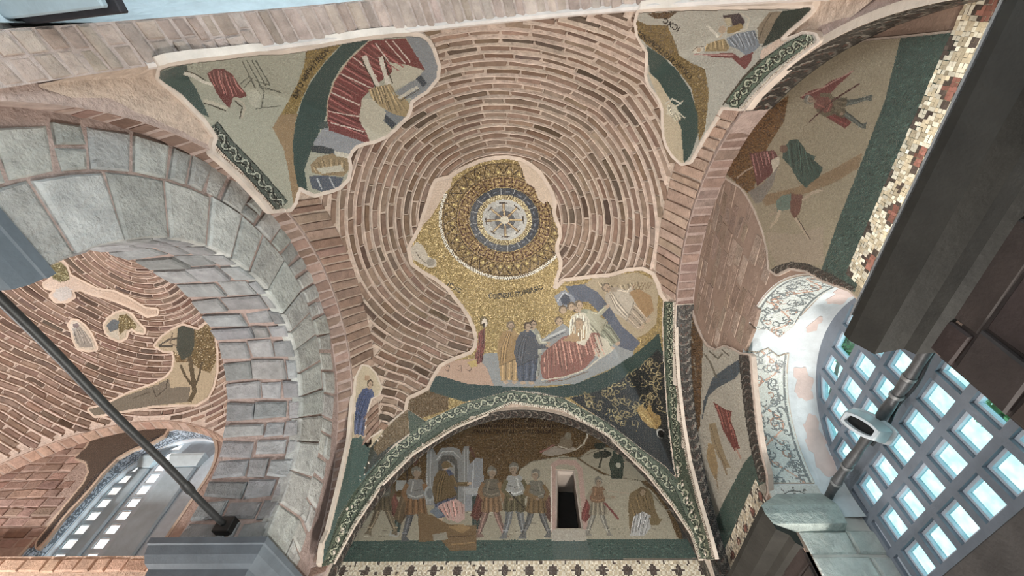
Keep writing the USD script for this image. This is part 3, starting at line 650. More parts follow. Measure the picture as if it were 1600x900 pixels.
# ------------------------------------------------------------------ the side bay on the left
LX, LZ, LR = -5.22, 4.60, 0.90
wfl = thing('wall_left_bay', 'end wall of the side bay with its own arched window', kind='structure')
def arch_poly(cx, cz, r, zb): return Polygon([(cx + r * math.cos(a), cz + r * math.sin(a)) for a in np.linspace(0, np.pi, 48)] + [(cx - r, zb), (cx + r, zb)])
def slab_y(poly, y0, y1, name, mat, par, col):
    t = trimesh.creation.extrude_polygon(poly, y1 - y0, engine='earcut'); tv = np.array(t.vertices)
    return obj(name, (np.c_[tv[:, 0], tv[:, 2] + y0, tv[:, 1]], t.faces), mat, par, col=col)
slab_y(Polygon([(-8.6, 0), (-2.7, 0), (-2.7, 6.2), (-8.6, 6.2)]).difference(arch_poly(LX, LZ, LR, 3.62)), YF, 3.12, 'masonry', M_MORTAR, wfl, (176, 150, 136))
arch_shell('wall_arch', soffit_end(B, 1, VL), DR + .02, .13, (196, 166, 146), 'brick rib arch over the window of the side bay')
rgL = np.random.default_rng(41)
ra = stage.GetPrimAtPath('/World/wall_arch_003')
sl2 = soffit_end(B, 1, VL)
for u0, u1 in rows(.9, np.pi - .1, .06, rgL):
    v, f = block(sl2, u0 + .005, u1 - .005, .01, DR - .01, -.04, rgL.uniform(.004, .014), c=.006, jit=.003, tilt=.005, rg=rgL)
    obj('brick', (v, f), M_BRICK, ra, col=tone((196, 156, 130), 10, 5, rgL))
HLF = hit_plane(1, YF)
for z in np.arange(3.75, 5.6, .13):
    x = -8.3 + rgL.uniform(0, .2)
    while x < -6.25:
        l = rgL.uniform(.2, .34)
        q = pix(V3(x + l / 2, YF, z))[0]
        if not Polygon([(60, 880), (100, 760), (150, 690), (95, 690), (140, 660), (240, 640), (330, 650), (330, 900)]).contains(Point(q)) and (z - CZ) < HF * math.sqrt(max(0, 1 - ((x + l / 2 - VL.cx) / VL.a) ** 2)):
            v, f = block(lambda u, w, h: np.stack([u, YF - h, w], -1), x + .01, x + l - .01, z + .01, z + .115, -.02, rgL.uniform(.004, .02), c=.008, jit=.012, tilt=.008, rg=rgL)
            obj('brick', (v, f), M_BRICK, wfl, col=tone((170, 136, 120), 12, 6, rgL))
        x += l
rv2 = thing('window_reveal', 'pale vine-patterned reveal of the window in the side bay', kind='structure')
def rev2_pts(s, w):     # s along the opening outline 0..1 (left jamb up, arch, right jamb), w depth
    jl = LZ - 3.62; al = math.pi * LR; tot = 2 * jl + al; d = np.asarray(s) * tot
    x = np.where(d < jl, LX - LR, np.where(d < jl + al, LX - LR * np.cos((d - jl) / LR), LX + LR))
    z = np.where(d < jl, 3.62 + d, np.where(d < jl + al, LZ + LR * np.sin((d - jl) / LR), LZ - (d - jl - al)))
    nx = np.where(d < jl, 1., np.where(d < jl + al, np.cos((d - jl) / LR), -1.)); nz = np.where((d >= jl) & (d < jl + al), -np.sin((d - jl) / LR), 0.)
    return np.stack([x, YF + np.asarray(w, float) + 0 * x, z], -1), np.stack([nx, 0 * nx, nz], -1)
clip2 = arch_poly(LX, LZ, LR - .01, 3.62)
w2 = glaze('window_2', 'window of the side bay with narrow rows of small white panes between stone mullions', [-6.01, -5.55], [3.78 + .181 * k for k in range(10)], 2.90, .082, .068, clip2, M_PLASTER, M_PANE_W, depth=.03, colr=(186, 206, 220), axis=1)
for x, wd in ((-5.785, .10), (-5.14, .22)):
    obj('mullion', box(x - wd, x + wd, 2.85, 2.905, 3.62, 5.02, .02), M_MARBLE, w2, col=(170, 196, 210))
    obj('capital', trimesh.convex.convex_hull(np.array([(x + sx * (wd + e), 2.87 + sy * (.03 + e), z) for sx in (-1, 1) for sy in (-1, 1) for e, z in ((0, 5.02), (.06, 5.16), (.06, 5.2))])), M_MARBLE, w2, col=(186, 206, 214))
ledge = thing('window_ledge', 'orange brick ledge under the window of the side bay', kind='structure')
x = -8.3
obj('bed', box(-8.34, -3.08, 2.30, YF + .02, 3.36, 3.56), M_MORTAR, ledge, col=(214, 178, 150))
while x < -3.2:
    l = rgL.uniform(.16, .3)
    v, f = block(lambda u, w, h: np.stack([u, 2.30 - h, w], -1), x + .008, x + l - .008, 3.40, 3.53, -.02, rgL.uniform(.006, .03), c=.012, jit=.008, tilt=.01, rg=rgL)
    obj('brick', (v, f), M_BRICK, ledge, col=tone((214, 170, 138), 10, 6, rgL)); x += l
wlb = thing('wall_left_bay_side', 'far side wall of the side bay', kind='structure')
obj('masonry', box(-8.7, -8.34, -2.7, 3.2, 0, 6.3), M_MORTAR, wlb, col=(176, 150, 136))
obj('near_masonry', box(-8.7, -3.06, -2.75, -B - .02, 0, 6.3), M_MORTAR, wlb, col=(176, 150, 136))

# ------------------------------------------------------------------ floor, next bay behind the camera
fl = thing('floor', 'pale stone floor of the narthex', kind='structure')
rgF = np.random.default_rng(51)
obj('bedding', box(-8.7, 3, -8.2, 3.2, -.12, -.01), M_MORTAR, fl, col=(150, 144, 136))
for i, x in enumerate(np.arange(-8.5, 2.2, .98)):
    for y in np.arange(-7.4, 2.4, .98):
        v, f = block(lambda u, w, h: np.stack([u, w, h], -1), x + .006, x + .974, y + .006, y + .974, -.02, 0, c=.006, tilt=.002, rg=rgF); obj('slab', (v, f), M_MARBLE, fl, col=tone((176, 172, 164), 6, 3, rgF))
back = thing('ceiling', 'pale blue-grey plastered vault of the next bay above the camera', kind='structure')
phis = np.unique(np.concatenate([np.linspace(-np.pi, np.pi, 97)] + [[math.atan2(sy * B, sx * A)] for sx in (-1, 1) for sy in (-1, 1)]))
mb = MB()
for h, fl_ in ((0, 1), (-.2, -1)):
    v, f = sheet(phis, np.linspace(0, 1, 24), lambda u, w: VB.pt(u, np.maximum(w, .001) * VB.chord_edge(u), h)); mb.add(v, f, (190, 204, 210))
mb.build('plaster', M_PLASTER, back)
for nm, sx in (('wall_back_left', -1), ('wall_back_right', 1)):
    w = thing(nm, 'side wall of the next bay behind the camera, %s' % ('window side' if sx > 0 else 'arch side'), kind='structure')
    hole = Polygon([(-4.945 + 1.2 * math.cos(a), 3.2 + 1.2 * math.sin(a)) for a in np.linspace(0, np.pi, 40)] + [(-6.145, 1.6), (-3.745, 1.6)])
    sh = Polygon([(-7.4, 0), (-2.586, 0), (-2.586, 6.2), (-7.4, 6.2)])
    x0 = A + .02 if sx > 0 else -A - .34
    slab_x(sh.difference(hole), x0, x0 + .32, 'masonry', M_PLASTER, w, (186, 186, 182))
wb = thing('wall_back', 'far end wall of the next bay with an open arch added to let daylight in', kind='structure')
slab_y(Polygon([(-2.6, 0), (2.6, 0), (2.6, 6.2), (-2.6, 6.2)]).difference(Polygon([(0.95 * math.cos(a), 3.2 + 0.95 * math.sin(a)) for a in np.linspace(0, np.pi, 40)] + [(-0.95, .0), (0.95, .0)])), -7.65, -7.3, 'masonry', M_PLASTER, wb, (186, 186, 182))  # unseen arch opening, added and sized for the daylight it lets in
# grey slab in the next bay, top left of the picture
sl_ = thing('stone_slab', 'flat grey-blue slab with dark edge above the brick arch, topmost left', 'slab')
obj('panel', box(-2.05, -1.47, -3.5, -2.625, 3.86, 3.90, .008), M_MARBLE, sl_, col=(150, 172, 184))
obj('rim', box(-2.05, -1.43, -3.5, -2.598, 3.90, 3.95, .006), M_IRON, sl_, col=(58, 56, 62))
# ------------------------------------------------------------------ unseen floor lamps added to brighten the vaults and the side bay
def uplight(loc, target, power, col, w=.5, label=''):
    u = thing('added_floor_lamp', label, 'lamp', loc=loc)
    obj('housing', box(-.3, .3, -.22, .22, .06, .22, .02), M_PAINT, u, col=(60, 60, 62))
    obj('base', box(-.22, .22, -.18, .18, 0.002, .06, .01), M_PAINT, u, col=(40, 40, 42))
    rect_light(str(u.GetPath()) + '/light', (0, 0, .235), tuple(np.array(target) - np.array(loc)), w, w * .7, power, col)
uplight((1.45, .7, 0), (-1.4, -.1, 4.8), 100, (1.0, .95, .88), label='unseen lamp added by the window wall to light the dome and stone arch')
uplight((.1, 1.95, 0), (.1, -.5, 5.4), 52, (1.0, .96, .91), label='unseen lamp added under the lunette to light the dome')
uplight((-7.0, .5, 0), (-5.0, .7, 5.4), 150, (1.0, .97, .94), label='unseen lamp added in the side bay to light its vault')
strip = thing('strip_light', 'slim light strip lying on top of the long dark cornice', 'lamp')
obj('profile', box(XR - .165, XR - .125, -2.50, -1.02, 3.275, 3.287, .003), M_PAINT, strip, col=(150, 150, 150))
rect_light(str(strip.GetPath()) + '/light', (XR - .145, -1.76, 3.292), (XR - .06, -1.76, 3.45), 1.44, .03, .9, (1.0, .93, .78))
# trees outside the window
def tree(px, dist, rad, label, side):
    d = ray([px])[0]; d /= np.linalg.norm(d); c = POS + d * dist; t = thing('tree', label, 'tree', loc=(c[0], c[1], 0)); rg = np.random.default_rng(int(px[0]))
    v, f = tube([(0, side, -1.5), (.1, side * .96, c[2] * .6), (.05, side * .6, c[2] * .93), (0, 0, c[2])], [.14, .11, .07, .02], 8); obj('trunk', (v, f), M_DARK, t, col=(92, 80, 64))
    n = 1500; ctr = rg.normal(0, 1, (n, 3)); ctr /= np.linalg.norm(ctr, axis=1, keepdims=True); ctr *= rad * rg.uniform(.3, 1, (n, 1)); ctr[:, 2] += c[2]
    a = rg.normal(0, 1, (n, 3)); a /= np.linalg.norm(a, axis=1, keepdims=True); b = np.cross(a, rg.normal(0, 1, (n, 3))); b /= np.linalg.norm(b, axis=1, keepdims=True)
    s = rg.uniform(.05, .10, (n, 1)) * rad / .6; V = np.stack([ctr - a * s, ctr + b * s * .5, ctr + a * s, ctr - b * s * .5], 1).reshape(-1, 3); k = np.arange(n)[:, None] * 4
    obj('foliage', (V, np.vstack([k + [0, 1, 2], k + [0, 2, 3]])), M_LEAF, t, col=np.repeat(srgb(np.clip(np.array([96, 140, 70]) + rg.normal(0, 14, (n, 1)), 20, 220)), 4, 0), kind='stuff')
tree((1316, 540), 8.0, .26, 'green tree outside the lattice window, seen through its highest pane', 3.4)
tree((1592, 640), 7.0, .34, 'grey-green tree outside the lattice window, at the dark wall edge', -3.4)
# ------------------------------------------------------------------ mosaics: fields of real tesserae set in a plaster bed
ALLP = dict(P); 
def grid_hit(hit, bounds, step=2.5):
    x0, y0, x1, y1 = bounds; gx = np.arange(x0 - 8, x1 + 8 + step, step); gy = np.arange(y0 - 8, y1 + 8 + step, step)
    X, Y = np.meshgrid(gx, gy, indexing='ij'); Pp, N = hit(np.stack([X.ravel(), Y.ravel()], 1))
    Pp = Pp.reshape(len(gx), len(gy), 3); N = N.reshape(len(gx), len(gy), 3)
    def fn(q):
        q = np.atleast_2d(q); a = np.clip((q[:, 0] - gx[0]) / step, 0, len(gx) - 1.001); b = np.clip((q[:, 1] - gy[0]) / step, 0, len(gy) - 1.001)
        i, j = a.astype(int), b.astype(int); s, t = (a - i)[:, None], (b - j)[:, None]
        mixf = lambda M: M[i, j] * (1 - s) * (1 - t) + M[i + 1, j] * s * (1 - t) + M[i, j + 1] * (1 - s) * t + M[i + 1, j + 1] * s * t
        n = mixf(N); return mixf(Pp), n / np.maximum(np.linalg.norm(n, axis=1, keepdims=True), 1e-9)
    return fn
def text_tris(s, height):
    t = meshkit.text_mesh(s, height, 0.002, bold=True); v = np.array(t.vertices); f = np.array(t.faces); k = (v[f][:, :, 2] > .0019).all(1)
    return v[f[k]][:, :, :2], v[:, 0].max()
class Mosaic:
    SC = 3
    def __init__(s, name, label, poly, hit, ground, part='ground', gold=False, lift=.022, rim=5, bed=(214, 196, 176), pitch=1.3, avoid=None, category='mosaic', bedstep=7., seed=1):
        s.poly = poly; s.hit = hit; s.bounds = [int(poly.bounds[0]) - 6, int(poly.bounds[1]) - 6, int(poly.bounds[2]) + 7, int(poly.bounds[3]) + 7]
        w, h = s.bounds[2] - s.bounds[0], s.bounds[3] - s.bounds[1]
        s.ids = [(part, gold, None)]; s.cur = 0; s.rg = np.random.default_rng(seed)
        s.im = Image.new('RGB', (w * s.SC, h * s.SC), tuple(ground)); s.id = Image.new('L', s.im.size, 0)
        s.d, s.di = ImageDraw.Draw(s.im), ImageDraw.Draw(s.id)
        s.root = thing(name, label, category); s.lift, s.pitch = lift, pitch
        bedp = poly.buffer(rim) if rim else poly
        if avoid is not None: bedp = bedp.difference(avoid)
        if bedp.geom_type != 'Polygon': bedp = max(bedp.geoms, key=lambda g: g.area)
        obj('plaster_bed', fill_polygon(bedp, hit, lift, bedstep), M_PLASTER, s.root, col=bed)
    def part(s, name, gold=False, label=None):
        s.ids.append((name, gold, label)); s.cur = len(s.ids) - 1; return s
    def back(s, k=0): s.cur = k
    def _t(s, pts): return [((x - s.bounds[0]) * s.SC, (y - s.bounds[1]) * s.SC) for x, y in pts]
    def fill(s, pts, c):
        p = s._t(pts); s.d.polygon(p, fill=tuple(int(v) for v in c)); s.di.polygon(p, fill=s.cur); return s
    def line(s, pts, c, w=1.0):
        p = s._t(pts); W = max(1, int(round(w * s.SC))); s.d.line(p, fill=tuple(int(v) for v in c), width=W, joint='curve'); s.di.line(p, fill=s.cur, width=W); return s
    def dot(s, x, y, rx, ry, c):
        a = np.linspace(0, 2 * np.pi, 20); return s.fill([(x + rx * math.cos(t), y + ry * math.sin(t)) for t in a], c)
    def text(s, txt, fn, height, c):
        """lettering: fn(u, v) places a point u along the line and v above it"""
        tr, w = text_tris(txt, height)
        for t in tr: s.fill([fn(u, v) for u, v in t], c)
    def build(s, jitter=.07, glitter=.22):
        g = s.pitch; x0, y0, x1, y1 = s.bounds
        gx, gy = np.meshgrid(np.arange(x0, x1, g), np.arange(y0, y1, g), indexing='ij'); q = np.stack([gx.ravel(), gy.ravel()], 1)
        q = q[shapely.contains_xy(s.poly, q[:, 0], q[:, 1])]; q = q + s.rg.uniform(-.1, .1, q.shape) * g
        cx = np.clip(((q - [x0, y0]) * s.SC).astype(int), 0, np.array(s.im.size) - 1)
        C = srgb(np.asarray(s.im)[cx[:, 1], cx[:, 0]]); I = np.asarray(s.id)[cx[:, 1], cx[:, 0]]
        jt = np.where(np.array([i[1] for i in s.ids])[I], jitter * 2.2, jitter)[:, None]
        C = np.clip(C * (1 + s.rg.normal(0, 1, (len(C), 1)) * jt) , .003, .95)
        f0 = grid_hit(s.hit, s.bounds) ; n = len(q); k = g * .485
        off = np.array([[-k, -k], [k, -k], [k, k], [-k, k]]); cor = (q[:, None] + off + s.rg.uniform(-.05, .05, (n, 4, 2)) * g).reshape(-1, 2)
        Pc, N = f0(cor); P0, N0 = f0(q)
        goldm = np.array([i[1] for i in s.ids])[I]
        til = s.rg.normal(0, 1, (n, 3)) * np.where(goldm, glitter, .045)[:, None]
        rel = Pc.reshape(n, 4, 3) - P0[:, None]; dh = (rel * til[:, None]).sum(-1)
        V = Pc.reshape(n, 4, 3) + N0[:, None] * (s.lift + .0045 + s.rg.uniform(0, .0015, (n, 1)) + dh)[..., None]
        for k, (nm, gold, lab) in enumerate(s.ids):
            m = np.nonzero(I == k)[0]
            if len(m) < 6: continue
            a = np.arange(len(m))[:, None] * 4
            f = np.vstack([a + [0, 1, 2], a + [0, 2, 3]])
            obj(nm, (V[m].reshape(-1, 3), f), M_GOLD if gold else M_TESS, s.root, col=np.repeat(C[m], 4, 0), label=lab, kind='stuff')
# ---- pens
def mul(c, k):
    k = 1 + (k - 1) * .62
    return tuple(np.clip(np.asarray(c, float) * k, 0, 250))
def along(path):
    p = np.asarray(path, float); d = np.r_[0, np.cumsum(np.linalg.norm(np.diff(p, axis=0), axis=1))]
    def fn(t, w=0.0):
        t = min(max(t, 0), d[-1]); x = np.array([np.interp(t, d, p[:, 0]), np.interp(t, d, p[:, 1])])
        e = 3.0; a = np.array([np.interp(min(t + e, d[-1]), d, p[:, 0]) - np.interp(max(t - e, 0), d, p[:, 0]), np.interp(min(t + e, d[-1]), d, p[:, 1]) - np.interp(max(t - e, 0), d, p[:, 1])])
        a /= np.linalg.norm(a) + 1e-9; return tuple(x + w * np.array([-a[1], a[0]]))
    return fn, d[-1]
def rope(m, path, w, c1=(226, 214, 196), c2=(96, 66, 52), step=3.4):
    fn, L = along(path); t = 0
    m.fill([fn(u, -w / 2) for u in np.arange(0, L, 4)] + [fn(u, w / 2) for u in np.arange(L, 0, -4)], c1)
    while t < L: m.line([fn(t, -w / 2), fn(t + w * .5, w / 2)], c2, .9); t += step
def scroll(m, path, w, step, ground, leaf, dark, flip=1):
    fn, L = along(path)
    m.fill([fn(u, -w / 2) for u in np.arange(0, L + 3, 4)] + [fn(u, w / 2) for u in np.arange(L, -3, -4)], ground)
    t, k = step / 2, 0
    while t < L:
        r = w * .30; sg = 1 if k % 2 == 0 else -1; sg *= flip
        sp = [fn(t + r * (1 - a / 8.5) * math.cos(a) , sg * r * (1 - a / 8.5) * math.sin(a)) for a in np.linspace(-.6, 6.4, 22)]
        m.line(sp, dark, w * .22); m.line(sp, leaf, w * .12)
        m.line([fn(t - step * .5, -sg * w * .32), fn(t - step * .2, -sg * w * .1), fn(t + r, 0)], dark, w * .1)
        t += step * .72; k += 1
    for e in (-.46, .46): m.line([fn(u, w * e) for u in np.arange(0, L, 5)], dark, w * .07)
def leafband(m, path, w, step, ground=(58, 54, 50), light=(124, 116, 104), rg=np.random.default_rng(9)):
    fn, L = along(path); m.fill([fn(u, -w / 2) for u in np.arange(0, L + 3, 4)] + [fn(u, w / 2) for u in np.arange(L, -3, -4)], ground); t = 0
    while t < L:
        for sg in (-1, 1):
            m.line([fn(t, sg * w * .05), fn(t + step * .35, sg * w * .3), fn(t + step * .8, sg * w * .38)], light if rg.random() < .6 else mul(light, .6), w * .1)
            m.line([fn(t + step * .2, sg * w * .1), fn(t + step * .5, sg * w * .2)], (88, 60, 50), w * .07)
        t += step
class Fig:
    """a generic figure in its own frame: feet at (x, y), height h in pixels, up = direction of the head, wide = width factor"""
    def __init__(s, m, x, y, h, up=(0, -1), wide=1.0, mirror=1):
        u = np.array(up, float); u /= np.linalg.norm(u); s.m, s.o, s.h, s.u, s.r = m, np.array([x, y], float), h, u, np.array([-u[1], u[0]]) * wide * mirror
    def T(s, pts): return [tuple(s.o + s.h * (a * s.r + b * s.u)) for a, b in pts]
    def fill(s, pts, c): s.m.fill(s.T(pts), c)
    def line(s, pts, c, w): s.m.line(s.T(pts), c, max(.5, w * s.h))
    def head(s, x, y, r, skin, hair, cap=None):
        a = np.linspace(0, 2 * np.pi, 18)
        s.fill([(x + 1.18 * r * math.cos(t), y + .12 * r + 1.22 * r * math.sin(t)) for t in a], cap or hair)
        s.fill([(x + .1 * r + .82 * r * math.cos(t), y - .15 * r + 1.0 * r * math.sin(t)) for t in a], skin)
        s.line([(x - .3 * r, y), (x - .02 * r, y)], mul(skin, .45), .007); s.line([(x + .3 * r, y), (x + .6 * r, y)], mul(skin, .45), .007)
        s.line([(x + .18 * r, y), (x + .22 * r, y - .4 * r)], mul(skin, .6), .006); s.line([(x, y - .62 * r), (x + .4 * r, y - .62 * r)], mul(skin, .5), .006)
def robed(m, x, y, h, robe, mantle, up=(0, -1), wide=1.0, mirror=1, skin=(188, 158, 126), hair=(92, 74, 56), lean=0.0, arm=.3, feet=True, headcloth=None, beard=False):
    f = Fig(m, x, y, h, up, wide, mirror); L = lean
    dk, lt = mul(robe, .5), mul(robe, 1.45)
    if feet:
        for a in (-.07, .06): f.fill([(a - .03, .02), (a + .03, .03), (a + .05, -.02), (a, -.035), (a - .03, -.02)], skin)
    f.fill([(-.14, .02), (-.17, .3), (-.16 + L * .4, .6), (-.13 + L * .7, .77), (-.05 + L * .8, .84), (.06 + L * .8, .84), (.13 + L * .7, .77), (.17 + L * .4, .58), (.16, .3), (.13, .01), (.0, .03)], robe)
    for i, a in enumerate((-.11, -.06, -.015, .03, .075, .115)):
        f.line([(a, .03), (a * 1.1 + .01, .25), (a * .8 + L * .3, .55)], dk if i % 2 else lt, .016)
    md, ml = mul(mantle, .55), mul(mantle, 1.4)
    f.fill([(-.16, .26), (-.2, .5), (-.17 + L * .5, .7), (-.1 + L * .7, .82), (.0 + L * .8, .83), (.12 + L * .4, .6), (.18, .42), (.12, .36), (.0, .33)], mantle)
    for i in range(5):
        t = i / 5; f.line([(-.15 + t * .1, .3 + t * .03), (-.13 + t * .12 + L * .4, .55 + t * .05), (-.04 + t * .06 + L * .7, .78)], ml if i % 2 else md, .015)
    f.line([(-.16, .26), (.0, .33), (.18, .42)], md, .016)
    f.line([(.09 + L * .7, .74), (.16 + L * .5, .58), (.16 + arm, .56 + arm * .2)], mantle, .075); f.line([(.10 + L * .7, .73), (.17 + L * .5, .6), (.14 + arm, .58 + arm * .2)], ml, .014)
    f.line([(.14 + arm, .555 + arm * .2), (.20 + arm, .57 + arm * .2)], skin, .04)
    hx, hy = .01 + L, .91
    f.line([(L * .85, .82), (hx, hy - .03)], skin, .05)
    if headcloth: f.fill([(hx - .11, hy - .13), (hx - .1, hy + .05), (hx, hy + .1), (hx + .09, hy + .05), (hx + .08, hy - .12)], headcloth)
    f.head(hx, hy, .055, skin, hair if not headcloth else headcloth)
    if beard: f.fill([(hx - .035, hy - .03), (hx + .05, hy - .03), (hx + .02, hy - .095)], hair)
def soldier(m, x, y, h, tunic, armour, cloak, up=(0, -1), wide=1.0, mirror=1, skin=(150, 126, 100), legs=(92, 88, 82), stride=.1, helmet=(112, 108, 96), arm=(.2, .5), spear=False):
    f = Fig(m, x, y, h, up, wide, mirror)
    if cloak: f.fill([(-.08, .8), (-.2, .6), (-.3, .3), (-.2, .22), (-.08, .4), (.0, .62), (.06, .8)], cloak); f.line([(-.12, .7), (-.2, .45), (-.24, .28)], mul(cloak, 1.5), .018); f.line([(-.07, .7), (-.13, .45), (-.16, .3)], mul(cloak, .5), .018)
    for sx in (-1, 1):
        a = sx * .055; b = sx * (.055 + stride)
        f.fill([(a - .05, .42), (a + .05, .42), (a + .04 + (b - a) * .5, .22), (b + .03, .06), (b + .075, .0), (b - .03, -.01), (b - .03, .06), (a - .045 + (b - a) * .5, .22)], legs)
        f.line([(a - .01, .4), (a + (b - a) * .5 - .01, .2), (b, .05)], mul(legs, 1.6), .014); f.line([(a + .03, .4), (a + (b - a) * .5 + .025, .2), (b + .02, .05)], mul(legs, .5), .012)
        f.line([(b - .035, .1), (b + .035, .1)], mul(legs, 1.8), .014)
    f.fill([(-.15, .36), (-.12, .6), (-.11, .66), (.11, .66), (.12, .6), (.16, .37), (.08, .345), (.0, .36), (-.08, .34)], tunic)
    for i, a in enumerate(np.linspace(-.12, .12, 7)): f.line([(a, .36), (a * .8, .58)], mul(tunic, 1.5 if i % 2 else .55), .013)
    f.fill([(-.11, .58), (-.14, .74), (-.08, .83), (.08, .83), (.14, .74), (.11, .58), (.0, .55)], armour)
    f.line([(-.1, .62), (0, .585), (.1, .62)], mul(armour, 1.6), .016); f.line([(-.09, .7), (0, .67), (.09, .7)], mul(armour, .55), .012); f.line([(-.03, .8), (-.06, .66)], mul(armour, 1.5), .02)
    ax, ay = arm
    f.line([(.11, .77), (.15, .64), (ax, ay)], mul(tunic, 1.2), .06); f.line([(ax - .02, ay), (ax + .03, ay - .01)], skin, .035)
    f.line([(-.11, .77), (-.17, .64), (-.12, .54)], mul(tunic, 1.1), .055)
    f.line([(0, .82), (.01, .88)], skin, .05); f.head(.01, .915, .055, skin, helmet); f.fill([(-.06, .93), (-.045, .985), (.01, 1.01), (.06, .98), (.075, .93), (.01, .955)], helmet); f.line([(-.06, .93), (.01, .95), (.075, .93)], mul(helmet, 1.7), .012)
    if spear: f.line([(ax, ay - .5), (ax, ay + .45)], (60, 50, 40), .014)
def folds(m, pts_a, pts_b, n, c, seed=0, w=1.4):
    """cloth folds between two guide lines"""
    rg = np.random.default_rng(seed); fa, La = along(pts_a); fb, Lb = along(pts_b)
    for i in range(n):
        t = (i + rg.uniform(.1, .9)) / n; k = (1.55, .5, 1.25, .7)[i % 4]
        a, b = np.array(fa(t * La)), np.array(fb((t + rg.uniform(-.03, .03)) * Lb)); b = a + (b - a) * rg.uniform(.55, 1)
        m.line([a, (a + b) / 2 + rg.uniform(-1, 1, 2), b], mul(c, k), w * rg.uniform(.6, 1.3))
RED, BLUE, OCH, WHT, GRN, TEAL, PALE, GREY = (122, 66, 58), (74, 84, 104), (150, 120, 72), (196, 190, 174), (96, 112, 92), (46, 70, 66), (176, 168, 146), (134, 138, 142)
GOLD, GOLDD = (172, 144, 72), (118, 90, 40)
NAVY = (40, 46, 54)
# ---- 1. crown of the dome with its ring ornament, and the long scene below it
others = shapely.union_all([P['band']])
m = Mosaic('dome_mosaic', 'gold mosaic with wheel roundel at the crown and healing scene running down to the lunette', P['dome'], H_VAULT, GOLD, 'gold_ground', True, rim=6, avoid=others, seed=1, bed=(212, 188, 166), bedstep=4.0)
m.part('dull_gold_ground', True, 'brownish gold ground above the lunette arch'); m.fill([(620,600),(700,585),(700,640),(640,660),(600,660)], (112, 88, 52)); m.back(0)
MC = (789, 341)
def pol(r, a): return tuple(pix(VM.pt(np.array([a]), np.array([r])))[0])
def ringf(r0, r1, c, a0=0, a1=2 * np.pi, n=64):
    t = np.linspace(a0, a1, n); A_ = pix(VM.pt(t, np.full(n, r0))); B_ = pix(VM.pt(t[::-1], np.full(n, r1))); m.fill([tuple(p) for p in A_] + [tuple(p) for p in B_], c)
m.part('outer_border', True, 'gold border ring with dark triangles'); ringf(.50, .875, (146, 118, 58))
for k in range(34):
    a = k * 2 * np.pi / 34; m.line([pol(.70, a), pol(.84, a + .09), pol(.70, a + .185)], (70, 50, 30), 1.5); m.dot(*pol(.73, a + .092), 2.2, 2.2, (206, 180, 90))
for r in (.675, .855): m.line([pol(r, a) for a in np.linspace(0, 6.3, 70)], (80, 58, 34), 1.3)
m.part('meander', True, 'brown meander on gold'); ringf(.50, .665, (158, 126, 62))
n = 26
for k in range(n):
    a0 = k * 2 * np.pi / n; d = 2 * np.pi / n
    for pts in ([(.0, .525), (.0, .64), (.66, .64), (.66, .575), (.33, .575)], [(.33, .525), (1.0, .525)]):
        m.line([pol(r, a0 + d * t) for t, r in pts], (92, 56, 34), 2.0)
m.line([pol(.505, a) for a in np.linspace(0, 6.3, 70)], (84, 60, 36), 1.0)
m.part('dark_ring', False, 'dark blue ring of square panels'); ringf(.385, .49, (52, 58, 68))
for k in range(16):
    a = k * 2 * np.pi / 16; m.line([pol(.39, a), pol(.485, a)], (158, 160, 158), 1.2); m.line([pol(.43, a + .13), pol(.43, a + .26)], (120, 128, 140), 1.6)
m.part('rope_ring', True, 'gold twisted ring'); ringf(.32, .388, (196, 178, 122))
for k in range(64): a = k * 2 * np.pi / 64; m.line([pol(.325, a), pol(.383, a + .06)], (112, 84, 48), 1.0)
m.part('roundel', False, 'pale disc with a dark spoked wheel'); ringf(0.002, .315, (186, 184, 176)); ringf(.002, .22, (156, 156, 152)); ringf(.002, .14, (78, 80, 84)); ringf(.002, .062, (206, 196, 168))
for k in range(8):
    a = k * np.pi / 4 + .04; m.line([pol(.065, a), pol(.27, a)], (122, 88, 48), 3.6); m.line([pol(.07, a), pol(.26, a)], (214, 184, 112), 1.7); m.line([pol(.265, a - .2), pol(.265, a + .2)], (70, 56, 44), 2.0)
m.part('rope_border', False, 'white twisted outer border')
rp = [pol(.895, a) for a in np.linspace(.25, math.pi + .62, 120)]
rope(m, rp, 4.6, (232, 226, 204), (96, 70, 44), 3.2)
m.part('bare_plaster', False, 'bare plaster where the border is lost')
m.fill([(706,272),(704,290),(694,300),(684,318),(672,338),(660,350),(640,352),(640,270)], (206, 178, 152))
m.fill([(806,244),(816,262),(822,283),(836,292),(842,310),(850,318),(856,312),(864,324),(880,320),(870,280),(840,250)], (206, 180, 152))
m.fill([(640,388),(650,376),(660,383),(668,400),(680,405),(681,416),(668,417),(655,410),(640,402)], (196, 182, 160)); m.line([(648,392),(655,402),(664,410)], (120, 108, 92), 1.4); m.dot(672, 409, 7, 6, (150, 140, 122))
m.part('inscription', False, 'dark Greek lettering curving over the gold')
fnA, LA = along([(690,441),(715,456),(745,464),(775,466),(805,463),(835,456),(866,444)])
m.text('ΙϹ ΧϹ', lambda u, v: fnA(8 + u, -v), 7.0, (60, 48, 26)); m.text('ϹΘΕΝΕΙϹ ΠΟΙΚΙΛΑΙϹ', lambda u, v: fnA(78 + u * .92, -v), 7.2, (56, 46, 26))
